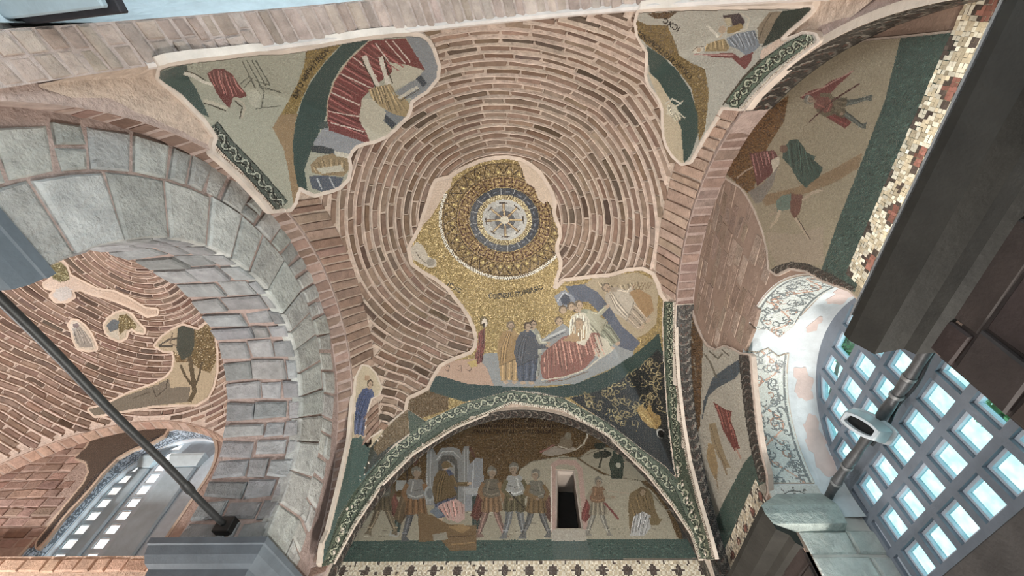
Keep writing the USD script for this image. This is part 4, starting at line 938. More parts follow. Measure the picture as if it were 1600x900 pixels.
# the scene
m.part('grey_ground', False, 'pale blue-grey floor of the scene'); m.fill([(757,552),(780,550),(850,528),(880,505),(900,520),(1000,500),(990,560),(900,600),(790,606),(740,602),(745,575)], (146, 150, 150))
m.part('pink_ground', False, 'pinkish earth'); m.fill([(690,568),(720,562),(748,560),(760,575),(772,604),(720,602),(676,588)], (190, 152, 124))
for x in (697, 716, 731): m.line([(x, 572), (x + 5, 570), (x + 4, 580), (x - 2, 578)], (120, 92, 74), 1.2)
m.part('green_band', False, 'dark green ground strip'); m.fill([(670,588),(690,588),(730,600),(790,604),(850,606),(900,600),(950,580),(1000,548),(1032,520),(1040,560),(1000,590),(940,612),(880,622),(800,616),(725,628),(672,612)], (44, 68, 62))
m.part('blue_hill', False, 'slate blue hillside'); m.fill([(884,446),(905,444),(930,440),(950,460),(975,500),(990,520),(1002,535),(990,548),(968,540),(950,500),(920,470),(895,470)], (92, 100, 116))
m.part('pale_hill', False, 'pale ochre rock with flank of a resting group'); m.fill([(915,444),(930,432),(1000,424),(1030,440),(1030,470),(1028,505),(1012,520),(996,528),(975,510),(955,480),(935,455)], (172, 152, 116))
folds(m, [(935,440),(960,446),(1000,440)], [(985,505),(1004,512),(1022,500)], 16, (160, 142, 110), 3, 1.8)
m.part('building', False, 'small grey arched building'); m.fill([(866,462),(882,452),(896,462),(902,478),(884,482),(872,476)], (136, 142, 152)); m.fill([(876,466),(882,458),(889,462),(893,474),(880,476)], (70, 78, 92)); m.line([(872,470),(881,456),(892,462)], (190, 194, 200), 1.4)
m.part('robed_figure', False, 'reclining pale figure on the rock'); robed(m, 1010, 505, 92, (166, 148, 124), (186, 172, 150), up=(-.72, -.7), wide=1.15, hair=(120, 104, 84), arm=.1, lean=-.03)
m.part('resting_animal', False, 'tawny form with spiky mane'); m.fill([(985,455),(1000,450),(1020,462),(1024,485),(1012,495),(1000,480)], (160, 124, 74)); 
for k in range(6): m.line([(990 + k * 5, 452 - (k % 2)), (996 + k * 5, 440)], (134, 108, 72), 1.3)
m.part('robed_figure', False, 'figure bending over the bed in pale green'); robed(m, 962, 540, 92, (140, 142, 118), (172, 168, 140), up=(-.66, -.75), wide=1.1, arm=.16, lean=-.08)
m.part('onlooker', False, 'faces behind the bed')
for x, y in ((880, 482), (893, 477), (906, 474), (874, 500)): Fig(m, x, y + 9, 40, (0, -1)).head(0, .18, .14, (188, 158, 122), (112, 94, 70))
m.part('bed_frame', False, 'pale bed rail'); m.line([(838,536),(884,514)], (196, 198, 196), 2.6); m.line([(838,540),(884,518)], (90, 96, 104), 1.4)
m.part('bed_cover', False, 'red bed cover with white striped hem'); m.fill([(842,562),(852,548),(880,526),(905,518),(935,520),(944,535),(938,548),(915,575),(890,588),(860,596),(848,590)], (150, 96, 82))
m.fill([(930,522),(950,530),(958,548),(940,560),(930,556)], (196, 186, 160)); folds(m, [(850,550),(885,526),(935,520)], [(846,592),(880,592),(950,552)], 34, (166, 118, 100), 5, 1.7); m.line([(846,594),(880,590),(915,578),(942,556)], (206, 196, 172), 2.4); m.line([(848,598),(885,593),(920,580)], (120, 92, 60), 1.2)
m.part('patient', False, 'sick person in a white veil sitting up in bed'); m.fill([(890,505),(893,494),(902,488),(914,489),(921,500),(924,520),(914,540),(905,538),(893,528)], (212, 202, 176)); m.fill([(894,520),(898,508),(906,503),(914,512),(915,530),(900,534),(880,532)], (176, 142, 96)); folds(m, [(892,500),(906,489),(920,500)], [(890,525),(908,538),(922,520)], 12, (206, 196, 170), 2, 1.2); Fig(m, 905, 510, 50).head(0, .09, .13, (184, 152, 114), (150, 132, 104))
m.part('robed_figure', False, 'figure in ochre and gold mantle, left of the three'); robed(m, 797, 597, 97, (176, 142, 84), (166, 130, 70), wide=1.05, hair=(130, 112, 84), arm=.06, beard=True)
m.part('robed_figure', False, 'figure half hidden between the other two'); robed(m, 833, 590, 92, (150, 152, 140), (178, 176, 156), wide=.85, arm=.14)
m.part('robed_figure', False, 'figure in slate blue robe holding out a hand'); robed(m, 824, 598, 97, (82, 90, 106), (88, 92, 100), wide=1.05, arm=.15)
m.part('robed_figure', False, 'fragment of a figure in wine red, face lost'); m.fill([(747,520),(757,512),(757,545),(752,566),(744,570),(742,555),(748,540)], (124, 66, 58)); folds(m, [(748,520),(757,516)], [(744,568),(754,566)], 6, (124, 66, 58), 4, 1.2); m.dot(756, 502, 7, 8, (116, 96, 44)); m.dot(757, 504, 4, 7, (224, 206, 182)); m.dot(756, 508, 1.8, 4, (48, 36, 28)); m.fill([(730,566),(744,562),(746,573),(736,574)], (190, 160, 70))
# spandrel with the gold vine
m.part('vine_ground', False, 'blue-black spandrel with gold vine scrolls'); m.fill([(890,622),(930,613),(960,600),(1000,575),(1030,545),(1042,560),(1048,650),(1062,756),(1036,728),(1000,700),(950,661),(905,632)], (36, 40, 40))
rgv = np.random.default_rng(77)
m.part('gold_vine', True, 'gold vine tendrils')
for k in range(170):
    x, y = rgv.uniform(905, 1040), rgv.uniform(560, 690)
    if not Polygon([(902,622),(935,613),(965,601),(1000,578),(1030,548),(1042,640),(1005,640),(990,672),(950,652)]).contains(Point(x, y)): continue
    r = rgv.uniform(4, 7); a0 = rgv.uniform(0, 6.28); sg = rgv.choice([-1, 1])
    m.line([(x + r * (1 - t / 8) * math.cos(a0 + sg * t), y + r * (1 - t / 8) * math.sin(a0 + sg * t)) for t in np.linspace(0, 6, 20)], (164, 146, 92), 1.5)
    m.line([(x + r * math.cos(a0), y + r * math.sin(a0)), (x + 1.9 * r * math.cos(a0 - .5 * sg), y + 1.9 * r * math.sin(a0 - .5 * sg))], (150, 132, 80), 1.3)
m.part('gold_vase', True, 'golden vase at the foot of the vine'); m.fill([(994,640),(1004,632),(1010,642),(1018,628),(1022,642),(1034,650),(1036,662),(1028,671),(1014,668),(1002,655)], (176, 142, 64)); m.line([(1000,645),(1012,656),(1022,666)], (214, 186, 100), 1.8); m.line([(1012,640),(1020,652),(1030,662)], (120, 92, 44), 1.4)
m.part('hole', False, 'round black hole with pale rim'); m.dot(1034, 677, 7.5, 8, (160, 158, 150)); m.dot(1035, 678, 6, 6.5, (8, 8, 8))
m.part('dashed_edge', False, 'white dashed line'); rope(m, [(800,611),(840,614),(880,623),(950,661),(1000,701),(1058,752),(1046,650),(1041,575),(1038,500),(1040,470)], 2.4, (190, 182, 164), (60, 56, 48), 3.0)
m.build()

# ---- 2. scroll border round the two wall arches
rb_front = [(522,878),(555,820),(595,760),(645,710),(710,669),(800,631),(880,642),(950,682),(1010,740),(1050,790),(1080,835),(1092,872)]
O_SLIVER = [(500,893),(505,850),(514,830),(524,790),(535,745),(547,690),(552,635),(556,590),(565,572),(574,573),(585,584),(594,606),(590,616),(578,622),(570,650),(567,680),(572,694),(580,684),(596,674),(625,650),(637,640),(665,658),(615,696),(552,768),(526,810),(502,885)]
O_BORDER = [(637,640),(665,658),(725,630),(800,610),(880,622),(950,660),(1000,700),(1040,730),(1058,750),(1045,650),(1040,575),(1037,500),(1039,470),(1055,472),(1056,540),(1060,600),(1067,660),(1077,720),(1095,790),(1110,840),(1119,874)] + [(1092,874),(1080,835),(1050,790),(1010,740),(950,682),(880,642),(800,631),(710,669),(645,710),(595,760),(555,820),(522,880),(500,886),(526,812),(552,768),(600,712),(640,680)]
PB, PS = smooth_poly(O_BORDER, 1.0), smooth_poly([p for p in O_SLIVER], 1.0).difference(smooth_poly(O_BORDER, 1.0))
if PS.geom_type != 'Polygon': PS = max(PS.geoms, key=lambda g: g.area)
m = Mosaic('border_mosaic', 'green scroll border with white twisted edge round lunette and window wall', PB, H_VAULT, (70, 84, 66), 'green_ground', rim=0, seed=2, lift=.008)
mid = [(512,880),(540,815),(574,762),(622,703),(686,654),(735,636),(800,620),(862,626),(915,650),(975,691),(1025,735),(1052,766)]
m.part('scroll_border', False, 'green scrolls along the lunette arch'); scroll(m, mid, 21, 15, (94, 108, 86), (186, 188, 156), (46, 56, 46))
m.part('scroll_border', False, 'green scrolls along the window wall arch'); scroll(m, [(1047,470),(1048,540),(1052,610),(1057,680),(1064,740)], 15, 15, (80, 96, 76), (168, 170, 138), (40, 50, 40))
scroll(m, [(1062,752),(1078,790),(1094,835),(1104,872)], 26, 17, (92, 106, 84), (180, 180, 148), (46, 56, 46))
m.part('rope_edge', False, 'white twisted edge of the lunette arch'); rope(m, [(522 + 1.5, 879)] + [(x, y - 1.5) for x, y in rb_front[1:-1]] + [(1093,873)], 5.0, (226, 216, 192), (110, 86, 66), 3.4)
m.part('rope_edge', False, 'white twisted edge of the window wall arch'); rope(m, [(1054,471),(1055,540),(1059,600),(1066,660),(1076,720),(1094,790),(1109,840),(1117,872)], 4.0, (222, 210, 188), (106, 74, 60), 3.2)
m.build()
m = Mosaic('spandrel_mosaic', 'narrow mosaic sliver with blue-robed figure and teal ground, left of the lunette', PS, H_VAULT, (196, 178, 144), 'pale_ground', rim=3, avoid=shapely.union_all([PB, P['dome']]), seed=3, lift=.012)
m.part('teal_ground', False, 'teal green ground'); m.fill([(545,686),(566,680),(575,700),(600,680),(620,700),(560,765),(505,890),(490,890),(530,750)], (72, 98, 92)); m.fill([(576,700),(598,676),(640,640),(665,660),(600,712),(566,744),(574,715)], (62, 66, 58))
m.part('dull_gold_ground', True); m.fill([(598,674),(640,636),(670,658),(620,690),(590,712),(582,700)], (128, 106, 72))
m.part('robed_figure', False, 'small figure in blue walking'); robed(m, 561, 682, 92, (88, 100, 134), (74, 88, 124), up=(.14, -1), wide=.8, arm=.12, lean=.05); m.dot(572, 590, 4, 4.6, (176, 142, 106))
m.part('hole', False, 'round black hole'); m.dot(573, 690, 6, 7.5, (8, 8, 8))
m.build()

# ---- 3. the lunette on the end wall
O_LUN = [(520,880),(553,820),(593,758),(643,707),(708,666),(800,627),(882,638),(953,679),(1013,737),(1053,788),(1084,835),(1098,873)]
PLun = Polygon(O_LUN).difference(Polygon([(868,734),(898,735),(911,827),(868,827)]))
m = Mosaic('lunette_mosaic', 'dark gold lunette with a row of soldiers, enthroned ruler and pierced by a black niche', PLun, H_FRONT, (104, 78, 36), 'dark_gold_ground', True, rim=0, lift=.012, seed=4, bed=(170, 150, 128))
m.part('edge_shade', False, 'dark shaded border strip'); m.line([(1000,722),(1040,772),(1068,820),(1084,874)], (56, 52, 48), 16); m.line([(536,862),(566,810),(600,768)], (96, 96, 92), 10)  # shadow of the recessed arch painted along the lunette edge
m.part('pale_ground', False, 'pale stony ground'); m.fill([(548,846),(575,800),(590,782),(640,775),(760,772),(800,760),(860,750),(1060,842),(1060,850),(548,850)], (150, 142, 118))
m.part('hill', False, 'pale hill behind the niche'); m.fill([(806,765),(812,735),(830,722),(850,719),(868,715),(880,713),(900,716),(918,728),(940,742),(970,748),(1000,752),(1022,772),(1042,800),(1056,838),(1060,846),(806,846)], (158, 150, 126))
m.part('hill', False, 'pale hill at the upper right'); m.fill([(904,716),(922,704),(945,700),(972,702),(992,716),(1012,742),(1020,752),(985,752),(948,742),(920,727)], (150, 142, 118))
for pts in ([(812,735),(830,722),(868,715),(900,716),(940,742)], [(940,742),(1000,752),(1042,800)], [(904,716),(945,700),(972,702),(1012,742)]): m.line(pts, (104, 94, 74), 1.2)
rgl = np.random.default_rng(12)
for k in range(70):
    x, y = rgl.uniform(560, 1050), rgl.uniform(790, 842); m.line([(x, y), (x + rgl.uniform(6, 18), y + rgl.uniform(-2, 2))], (178, 170, 146) if k % 2 else (122, 114, 94), 1.1)
m.part('green_band', False, 'speckled dark green strip along the base'); m.fill([(525,878),(545,846),(1072,843),(1094,874),(1094,880),(525,880)], (58, 82, 74))
for k in range(420): x, y = rgl.uniform(530, 1085), rgl.uniform(849, 872); m.line([(x, y), (x + 3, y)], (84, 112, 100) if k % 2 else (40, 58, 54), 1.2)
m.part('inscription', False, 'three lines of dark Greek lettering')
for t, y, w in (('ΤΟΤΕ ΗΡΩΔΗϹ ΙΔΩΝ ΟΤΙ ΕΝΕΠΑΙΧΘΗ ΥΠΟ', 661, 146), ('ΤΩΝ ΜΑΓΩΝ ΕΘΥΜΩΘΗ ΛΙΑΝ ΚΑΙ ΑΠΟϹΤΕΙΛΑϹ', 669.5, 162), ('ΑΝΕΙΛΕ ΠΑΝΤΑϹ ΤΟΥϹ ΠΑΙΔΑϹ', 678.5, 130)):
    tr, tw = text_tris(t, 6.0)
    for q in tr: m.fill([(738 + u * w / tw, y - v) for u, v in q], (48, 28, 12))
m.part('gate_building', False, 'grey arched gate behind the throne'); m.fill([(664,790),(668,700),(676,700),(682,712),(690,701),(706,699),(718,703),(722,712),(725,698),(733,698),(735,790)], (130, 132, 130)); m.fill([(684,790),(685,722),(694,712),(708,713),(715,722),(716,790)], (84, 84, 80)); m.fill([(690,790),(691,728),(700,720),(710,728),(711,790)], (140, 140, 134))
for x in (668, 673, 726, 731): m.line([(x, 704), (x - .5, 788)], (168, 170, 168), 1.4)
m.line([(682,720),(692,707),(708,706),(718,716)], (176, 178, 176), 2)
m.part('tower', False, 'grey tower beside the gate'); m.fill([(726,800),(732,728),(744,716),(755,718),(756,770),(752,800)], (136, 140, 144)); m.line([(740,720),(738,790)], (176, 180, 182), 1.6); m.fill([(722,764),(758,762),(756,772),(728,774)], (160, 162, 162))
m.part('column', False, 'dark green column right of the throne'); m.fill([(738,776),(751,775),(749,840),(739,838)], (44, 62, 58)); m.line([(742,778),(742,838)], (84, 108, 100), 1.4)
m.part('column', False, 'slanting dark green column at the left'); m.fill([(628,772),(637,772),(624,836),(612,836)], (52, 68, 62)); m.fill([(620,752),(644,752),(642,766),(618,768)], (150, 152, 146)); m.fill([(610,830),(626,832),(622,840),(608,838)], (150, 150, 140)); m.line([(630,776),(618,832)], (96, 116, 108), 1.6)
m.part('dark_pillar', False, 'thin dark pillar'); m.line([(637,715),(637,770)], (62, 48, 36), 3); m.line([(648,728),(654,716),(666,700)], (96, 58, 48), 3.2); m.line([(734,700),(742,716)], (96, 58, 48), 3.2)
m.part('soldier', False, 'soldier at far left with reddish cloak'); soldier(m, 598, 836, 104, (92, 80, 56), (98, 96, 84), (112, 66, 54), stride=.14, mirror=-1, arm=(.05, .6), legs=(112, 98, 74))
m.part('soldier', False, 'soldier with round shield in front of the gate'); soldier(m, 650, 846, 116, (120, 86, 48), (124, 124, 120), (96, 78, 52), stride=.1, arm=(.2, .6), legs=(86, 88, 90)); m.dot(672, 772, 9, 12, (150, 154, 152)); m.dot(672, 772, 5, 8, (110, 114, 114))
m.part('ruler', False, 'enthroned ruler in blue and ochre with peaked cap'); robed(m, 696, 812, 92, (72, 82, 106), (104, 84, 46), wide=1.1, arm=.2, hair=(120, 96, 56)); m.fill([(690,734),(708,730),(703,724),(696,722)], (112, 92, 52))
m.part('cloak', False, 'white and rose cloak over the knees'); m.fill([(676,800),(690,788),(712,780),(726,790),(726,812),(716,818),(700,812),(690,800)], (186, 150, 138)); folds(m, [(680,796),(700,784),(722,786)], [(692,804),(712,818),(726,812)], 12, (180, 128, 116), 8, 1.5); m.fill([(671,800),(682,792),(694,806),(684,810)], (104, 116, 128))
m.part('footstool', False, 'brown pedestal with patch of gold'); m.fill([(654,800),(676,806),(700,820),(745,822),(744,860),(704,862),(690,845),(655,848)], (116, 90, 52)); m.fill([(700,824),(722,820),(736,826),(722,834)], (150, 118, 66)); m.fill([(676,836),(698,832),(700,844),(678,846)], (140, 134, 116)); m.line([(700,840),(740,838)], (86, 64, 38), 1.6); m.line([(706,852),(742,848)], (150, 116, 62), 2.2)
m.part('soldier', False, 'soldier with dark red sash, third from the left'); soldier(m, 768, 840, 110, (126, 96, 62), (104, 96, 80), (94, 54, 44), stride=.12, arm=(.18, .5), legs=(124, 96, 84))
m.part('soldier', False, 'tall soldier in pale grey armour'); soldier(m, 804, 842, 118, (92, 84, 56), (150, 152, 148), None, stride=.07, mirror=-1, arm=(.04, .52), legs=(104, 106, 106)); m.line([(796,770),(824,800)], (46, 36, 28), 2)
m.part('soldier', False, 'soldier with brown skirt next to the niche'); soldier(m, 838, 840, 106, (112, 88, 50), (110, 106, 92), (92, 60, 48), stride=.13, mirror=-1, arm=(-.02, .56), legs=(92, 92, 90))
m.part('niche_frame', False, 'rosy stone frame of the niche'); m.line([(864,832),(864,728),(874,722),(898,724),(906,735),(915,828)], (176, 142, 128), 8); m.line([(862,830),(862,730)], (206, 190, 174), 2.0); m.fill([(864,828),(915,828),(916,846),(862,846)], (166, 158, 142)); m.fill([(862,846),(918,846),(924,874),(866,874)], (74, 92, 86))
m.part('flying_figure', False, 'pale figure leaping over the hill with curved white ribbon'); m.fill([(846,710),(860,700),(876,696),(892,698),(902,703),(890,708),(872,712),(858,714)], (150, 138, 122)); m.fill([(870,700),(878,684),(888,682),(895,692),(892,704)], (120, 104, 80)); m.dot(888, 682, 5, 5.5, (128, 120, 98)); m.line([(844,708),(856,702),(866,696)], (148, 96, 86), 3); m.line([(902,702),(912,694),(918,682),(915,668)], (192, 182, 160), 2.6); m.line([(872,698),(886,702),(900,704)], (190, 180, 160), 1.8)
m.part('tree', False, 'small dark tree on the hill'); m.line([(936,732),(940,716),(946,702)], (62, 62, 50), 3); m.dot(937, 698, 9, 5, (46, 52, 42)); m.dot(944, 711, 11, 5.5, (44, 50, 42)); m.dot(933, 713, 6, 5, (56, 62, 50)); m.line([(938,716),(948,710)], (60, 60, 48), 2)
m.part('robed_figure', False, 'figure in dark green cloak on the hill'); robed(m, 964, 750, 46, (48, 62, 52), (54, 68, 56), wide=1.35, arm=.03, headcloth=(52, 66, 54), feet=False); m.dot(966, 728, 4, 4, (180, 176, 156))
m.part('soldier', False, 'pale soldier with wine red sash right of the niche'); soldier(m, 934, 838, 92, (132, 122, 100), (124, 92, 62), (116, 56, 50), stride=.12, arm=(.26, .66), legs=(126, 122, 110), mirror=1); m.line([(944,786),(956,800),(966,812)], (122, 56, 54), 3.4); m.line([(950,768),(982,772)], (166, 148, 124), 2.5)
m.part('robed_figure', False, 'seated figure in brown mantle and white robe at the right'); m.fill([(981,790),(984,772),(998,764),(1012,764),(1020,778),(1024,800),(1030,812),(1014,822),(984,836)], (116, 96, 58)); m.fill([(984,838),(990,808),(1004,800),(1016,806),(1016,826),(1006,838)], (168, 168, 164)); folds(m, [(990,806),(1004,801),(1016,808)], [(984,838),(998,840),(1008,836)], 12, (160, 160, 158), 6, 1.3); folds(m, [(984,790),(998,768),(1016,776)], [(990,812),(1004,798),(1026,808)], 12, (112, 92, 54), 7, 1.3); m.dot(1003, 769, 7, 7.5, (104, 84, 50)); m.dot(1004, 771, 4, 5, (150, 128, 96)); m.fill([(1014,810),(1034,812),(1028,822),(1016,822)], (116, 98, 58))
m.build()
# ---- 4. pendentive at the upper left
m = Mosaic('pendentive_mosaic', 'mosaic pendentive with red drapery fan and running figure, beside the brick arch', P['backleft'], H_VAULT, (164, 164, 144), 'pale_ground', rim=6, seed=5, bed=(214, 196, 180))
m.part('green_corner', False, 'dark teal corner'); m.fill([(240,106),(286,92),(294,122),(322,182),(300,172),(282,152),(250,128)], (70, 90, 84))
rgp = np.random.default_rng(5)
m.part('stick_bundle', False, 'outlined bundle of poles')
for a, b in (((374,88),(402,142)),((382,88),(410,138)),((390,88),(414,130)),((396,88),(420,128)),((388,112),(372,126)),((392,116),(378,132)),((396,120),(420,128)),((402,128),(438,140)),((404,132),(436,138)),((402,142),(396,170)),((410,138),(404,168)),((398,168),(436,164))): m.line([a, b], (92, 94, 82), 1.6)
m.fill([(382,140),(398,132),(404,150),(398,168),(386,162)], (180, 178, 158))
m.part('running_figure', False, 'running figure in a red tunic with bare legs')
m.line([(283,107),(300,112),(314,122),(330,128)], (210, 204, 188), 6); m.line([(284,103),(302,109),(318,119)], (66, 58, 48), 1.8); m.line([(313,156),(330,160),(350,168)], (192, 184, 160), 5.5); m.line([(313,160),(330,165),(348,172)], (66, 58, 48), 1.8)
m.fill([(320,108),(330,101),(346,101),(360,110),(372,128),(382,148),(372,152),(360,150),(354,168),(344,158),(334,144),(328,126)], (120, 66, 62)); folds(m, [(322,108),(340,103),(362,114)], [(334,140),(352,160),(380,148)], 13, (150, 96, 90), 1, 1.8)
m.line([(361,152),(376,160),(378,168),(373,184)], (180, 170, 148), 3.4); m.line([(362,156),(374,166),(370,184)], (66, 58, 48), 1.8)
m.part('gold_ground', True, 'gold strip with lettering'); m.fill([(476,72),(532,62),(506,90),(482,122),(466,160),(456,186),(442,196),(430,188),(446,158),(462,128),(472,100)], (158, 132, 64)); 
m.part('tan_ground', False, 'tan strip'); m.fill([(422,198),(434,178),(462,176),(458,190),(454,225),(456,258),(466,296),(455,318),(448,268),(440,232),(430,212)], (152, 124, 84))
m.part('inscription', False, 'dark lettering on the gold strip'); fnB, LB = along([(459,152),(472,124),(490,96),(516,71)]); m.text('ΔΗ Ο ΝΗΨΙ ΠΝΟΥ', lambda u, v: fnB(2 + u * .95, -v + 2), 8.5, (56, 46, 26))
m.part('green_band', False, 'dark green curved band'); m.fill([(532,64),(578,54),(552,76),(532,98),(517,124),(510,152),(507,178),(496,204),(482,236),(472,264),(478,300),(462,290),(456,256),(454,222),(459,188),(468,158),(482,126),(506,92)], (54, 78, 74))
m.part('grey_sky', False, 'blue-grey background'); m.fill([(632,50),(668,54),(690,100),(668,140),(640,156),(648,120),(662,106)], (132, 138, 144)); m.fill([(504,196),(560,214),(574,224),(548,232),(542,246),(492,232),(486,222)], (142, 146, 152)); m.fill([(600,170),(616,158),(640,160),(634,180),(612,196),(598,186)], (118, 126, 132)); m.fill([(616,140),(640,124),(664,110),(668,128),(650,146),(630,152)], (128, 134, 138))
m.part('column_piece', False, 'dark blue-grey column fragments'); m.fill([(648,118),(656,112),(666,126),(660,132)], (62, 72, 82)); m.fill([(596,182),(602,176),(618,190),(612,198)], (62, 72, 82)); m.fill([(496,190),(508,188),(510,198),(498,200)], (70, 84, 82)); m.fill([(482,226),(500,226),(520,232),(518,240),(484,236)], (64, 72, 76))
m.part('pale_rock', False, 'pale speckled rock'); m.fill([(600,94),(640,94),(662,106),(648,120),(632,128),(614,138),(600,128)], (182, 176, 154)); m.fill([(556,152),(584,150),(602,172),(598,186),(612,200),(590,218),(572,224),(556,190)], (184, 178, 156))
m.part('drapery', False, 'dark red drapery with radiating white folds'); m.fill([(574,58),(632,54),(664,106),(640,98),(606,92),(612,108),(584,130),(564,150),(560,184),(578,224),(512,202),(508,182),(512,152),(520,122),(540,92)], (124, 62, 60))
folds(m, [(510,190),(512,150),(524,116),(546,86),(584,60)], [(574,216),(562,180),(566,148),(588,126),(640,98)], 34, (136, 78, 74), 4, 2.2)
for a, b in (((516,140),(560,160)),((530,110),(580,134)),((550,84),(588,116)),((585,62),(606,92)),((600,58),(632,94)),((612,58),(640,92)),((512,170),(560,178)),((514,190),(566,204))): m.line([a, b], (206, 186, 172), 2.0)
m.line([(508,184),(511,152),(521,121),(541,91),(575,58)], (188, 158, 132), 1.8)
m.part('falling_figure', False, 'headless figure in gold robe with bare white legs'); m.line([(567,82),(574,100),(582,118),(590,134)], (204, 196, 180), 8); m.line([(593,84),(598,104),(606,128)], (204, 196, 180), 7); m.line([(562,86),(578,116),(586,134)], (66, 58, 48), 1.8); m.line([(598,84),(604,104),(612,126)], (66, 58, 48), 1.8)
m.fill([(574,136),(588,131),(608,127),(614,134),(612,144),(630,148),(642,162),(634,180),(612,174),(592,162),(580,150)], (160, 138, 92)); folds(m, [(576,136),(596,130),(612,132)], [(584,158),(612,174),(636,170)], 16, (156, 134, 92), 6, 1.8); m.line([(622,150),(638,140),(652,132)], (190, 184, 168), 5); m.line([(624,154),(640,144),(654,136)], (90, 80, 66), 1.2)
m.part('crouching_figure', False, 'crouching figure in brown and grey at the broken edge'); m.fill([(482,256),(494,244),(516,238),(540,246),(544,262),(534,274),(500,272),(484,268)], (148, 126, 88)); folds(m, [(484,262),(500,246),(538,250)], [(490,270),(516,274),(536,268)], 14, (150, 130, 94), 9, 1.7); m.fill([(490,262),(530,256),(536,266),(500,270)], (186, 180, 158)); m.fill([(480,274),(500,272),(534,276),(528,292),(500,298),(484,292)], (84, 94, 108)); m.line([(492,276),(500,294)], (170, 176, 182), 2.2); m.line([(512,276),(520,292)], (170, 176, 182), 2.2); m.fill([(520,234),(548,240),(544,246),(522,242)], (196, 190, 172))
m.part('scroll_border', False, 'dark scroll border along the stone arch'); sb = [(326,196),(349,226),(379,256),(410,290),(438,322)]; scroll(m, sb, 25, 19, (84, 96, 88), (170, 176, 158), (38, 46, 44)); fnS, LS = along(sb)
m.part('rope_edge', False, 'pale twisted edge'); rope(m, [fnS(t, 15.5) for t in np.arange(14, LS, 6)], 5.5, (218, 200, 178), (120, 84, 64), 3.6)
m.build()

# ---- 5. pendentive at the upper right
m = Mosaic('pendentive_mosaic', 'mosaic pendentive with gold strip and dark green tongue, upper right of the dome', P['backright'], H_VAULT, (168, 164, 150), 'grey_ground', rim=5, seed=6, bed=(214, 194, 176))
m.part('gold_ground', True, 'gold field with lettering'); m.fill([(996,24),(1012,32),(1045,33),(1056,60),(1062,80),(1082,95),(1106,106),(1112,142),(1106,200),(1096,220),(1094,180),(1084,134),(1050,92),(1014,66),(996,48)], (140, 114, 56)); m.fill([(1012,14),(1062,10),(1046,22),(1026,22)], (104, 78, 44))
m.part('green_tongue', False, 'dark green tongue'); m.fill([(1012,66),(1036,82),(1062,108),(1082,138),(1094,176),(1095,206),(1083,240),(1072,254),(1070,226),(1068,200),(1050,152),(1030,122),(1016,108)], (50, 74, 68))
m.part('cream_ground', False, 'cream strip'); m.fill([(1014,108),(1032,124),(1050,154),(1068,200),(1072,256),(1052,242),(1038,210),(1036,160)], (186, 168, 134))
m.part('small_figures', False, 'small pale figures on the green tongue'); robed(m, 1064, 186, 36, (176, 168, 140), (190, 182, 156), up=(-.5, -.85), wide=1.2, arm=.35); m.line([(1042,160),(1054,152),(1068,160)], (196, 190, 168), 2.6); m.line([(1044,176),(1060,170),(1074,182)], (196, 188, 160), 2.4)
m.part('inscription', False, 'dark Greek lettering')
def textdir(txt, o, d, hgt, c): 
    d = np.array(d, float); d /= np.linalg.norm(d); up = np.array([d[1], -d[0]]); m.text(txt, lambda u, v: tuple(np.array(o) + u * d + v * up), hgt, c)
textdir('ΙϹ', (1065.5, 36.5), (-.84, -.54), 8.5, (22, 22, 22)); textdir('ΧϹ', (1055.5, 29.5), (-.84, -.54), 8.5, (22, 22, 22))
fnC, LC = along([(1088,118),(1066,96),(1046,78),(1026,60),(1002,43)]); m.text('ΟΧΛΙΗϹΑΤΟ ΠΟΙΜΕΝΩΝ', lambda u, v: fnC(1 + u * .94, -v), 8.0, (52, 42, 26))
m.part('reclining_figure', False, 'figure in red and brown leaning to the left'); m.fill([(1084,80),(1110,82),(1150,80),(1162,88),(1176,80),(1184,72),(1180,92),(1170,106),(1160,98),(1150,88),(1120,87)], (120, 62, 58)); m.line([(1088,82),(1120,84),(1152,84)], (196, 150, 140), 1.8); m.fill([(1108,64),(1136,56),(1146,72),(1140,78),(1106,78)], (150, 128, 82)); folds(m, [(1108,66),(1122,60),(1140,60)], [(1106,78),(1124,77),(1144,76)], 10, (156, 134, 90), 2, 1.5); m.dot(1094, 74, 9, 7, (196, 188, 168)); m.line([(1084,76),(1092,68),(1104,68)], (96, 78, 62), 1.4); m.dot(1096, 74, 4, 4, (176, 150, 122))
m.part('robed_figure', False, 'figure in blue-grey mantle'); m.fill([(1140,56),(1156,48),(1186,44),(1190,60),(1194,68),(1184,78),(1172,84),(1158,74),(1146,70)], (120, 130, 140)); folds(m, [(1142,58),(1160,48),(1186,46)], [(1156,72),(1176,80),(1192,64)], 14, (132, 138, 146), 3, 1.7); m.dot(1131, 39, 6.5, 6.5, (176, 150, 122)); m.line([(1107,33),(1118,44),(1126,52)], (206, 200, 184), 4); m.line([(1132,46),(1128,54)], (180, 160, 130), 4)
m.part('purple_hollow', False, 'dark purple hollow with ochre bush'); m.fill([(1132,16),(1158,12),(1166,26),(1162,40),(1150,34),(1138,30)], (62, 46, 52)); m.fill([(1138,36),(1160,28),(1166,36),(1156,46),(1140,46)], (142, 116, 60)); m.fill([(1134,20),(1144,20),(1146,30),(1138,34)], (176, 162, 126)); m.line([(1160,12),(1172,20),(1172,40),(1150,48)], (190, 180, 158), 3)
m.part('brown_band', False, 'brown sloping band'); m.fill([(1190,40),(1204,10),(1228,8),(1214,40),(1200,66),(1192,66)], (132, 116, 92)); m.line([(1208,12),(1192,60)], (84, 72, 56), 1.3)
m.part('green_corner', False, 'dark green corner'); m.fill([(1226,8),(1280,2),(1256,30),(1226,58),(1196,72),(1212,44)], (48, 60, 52))
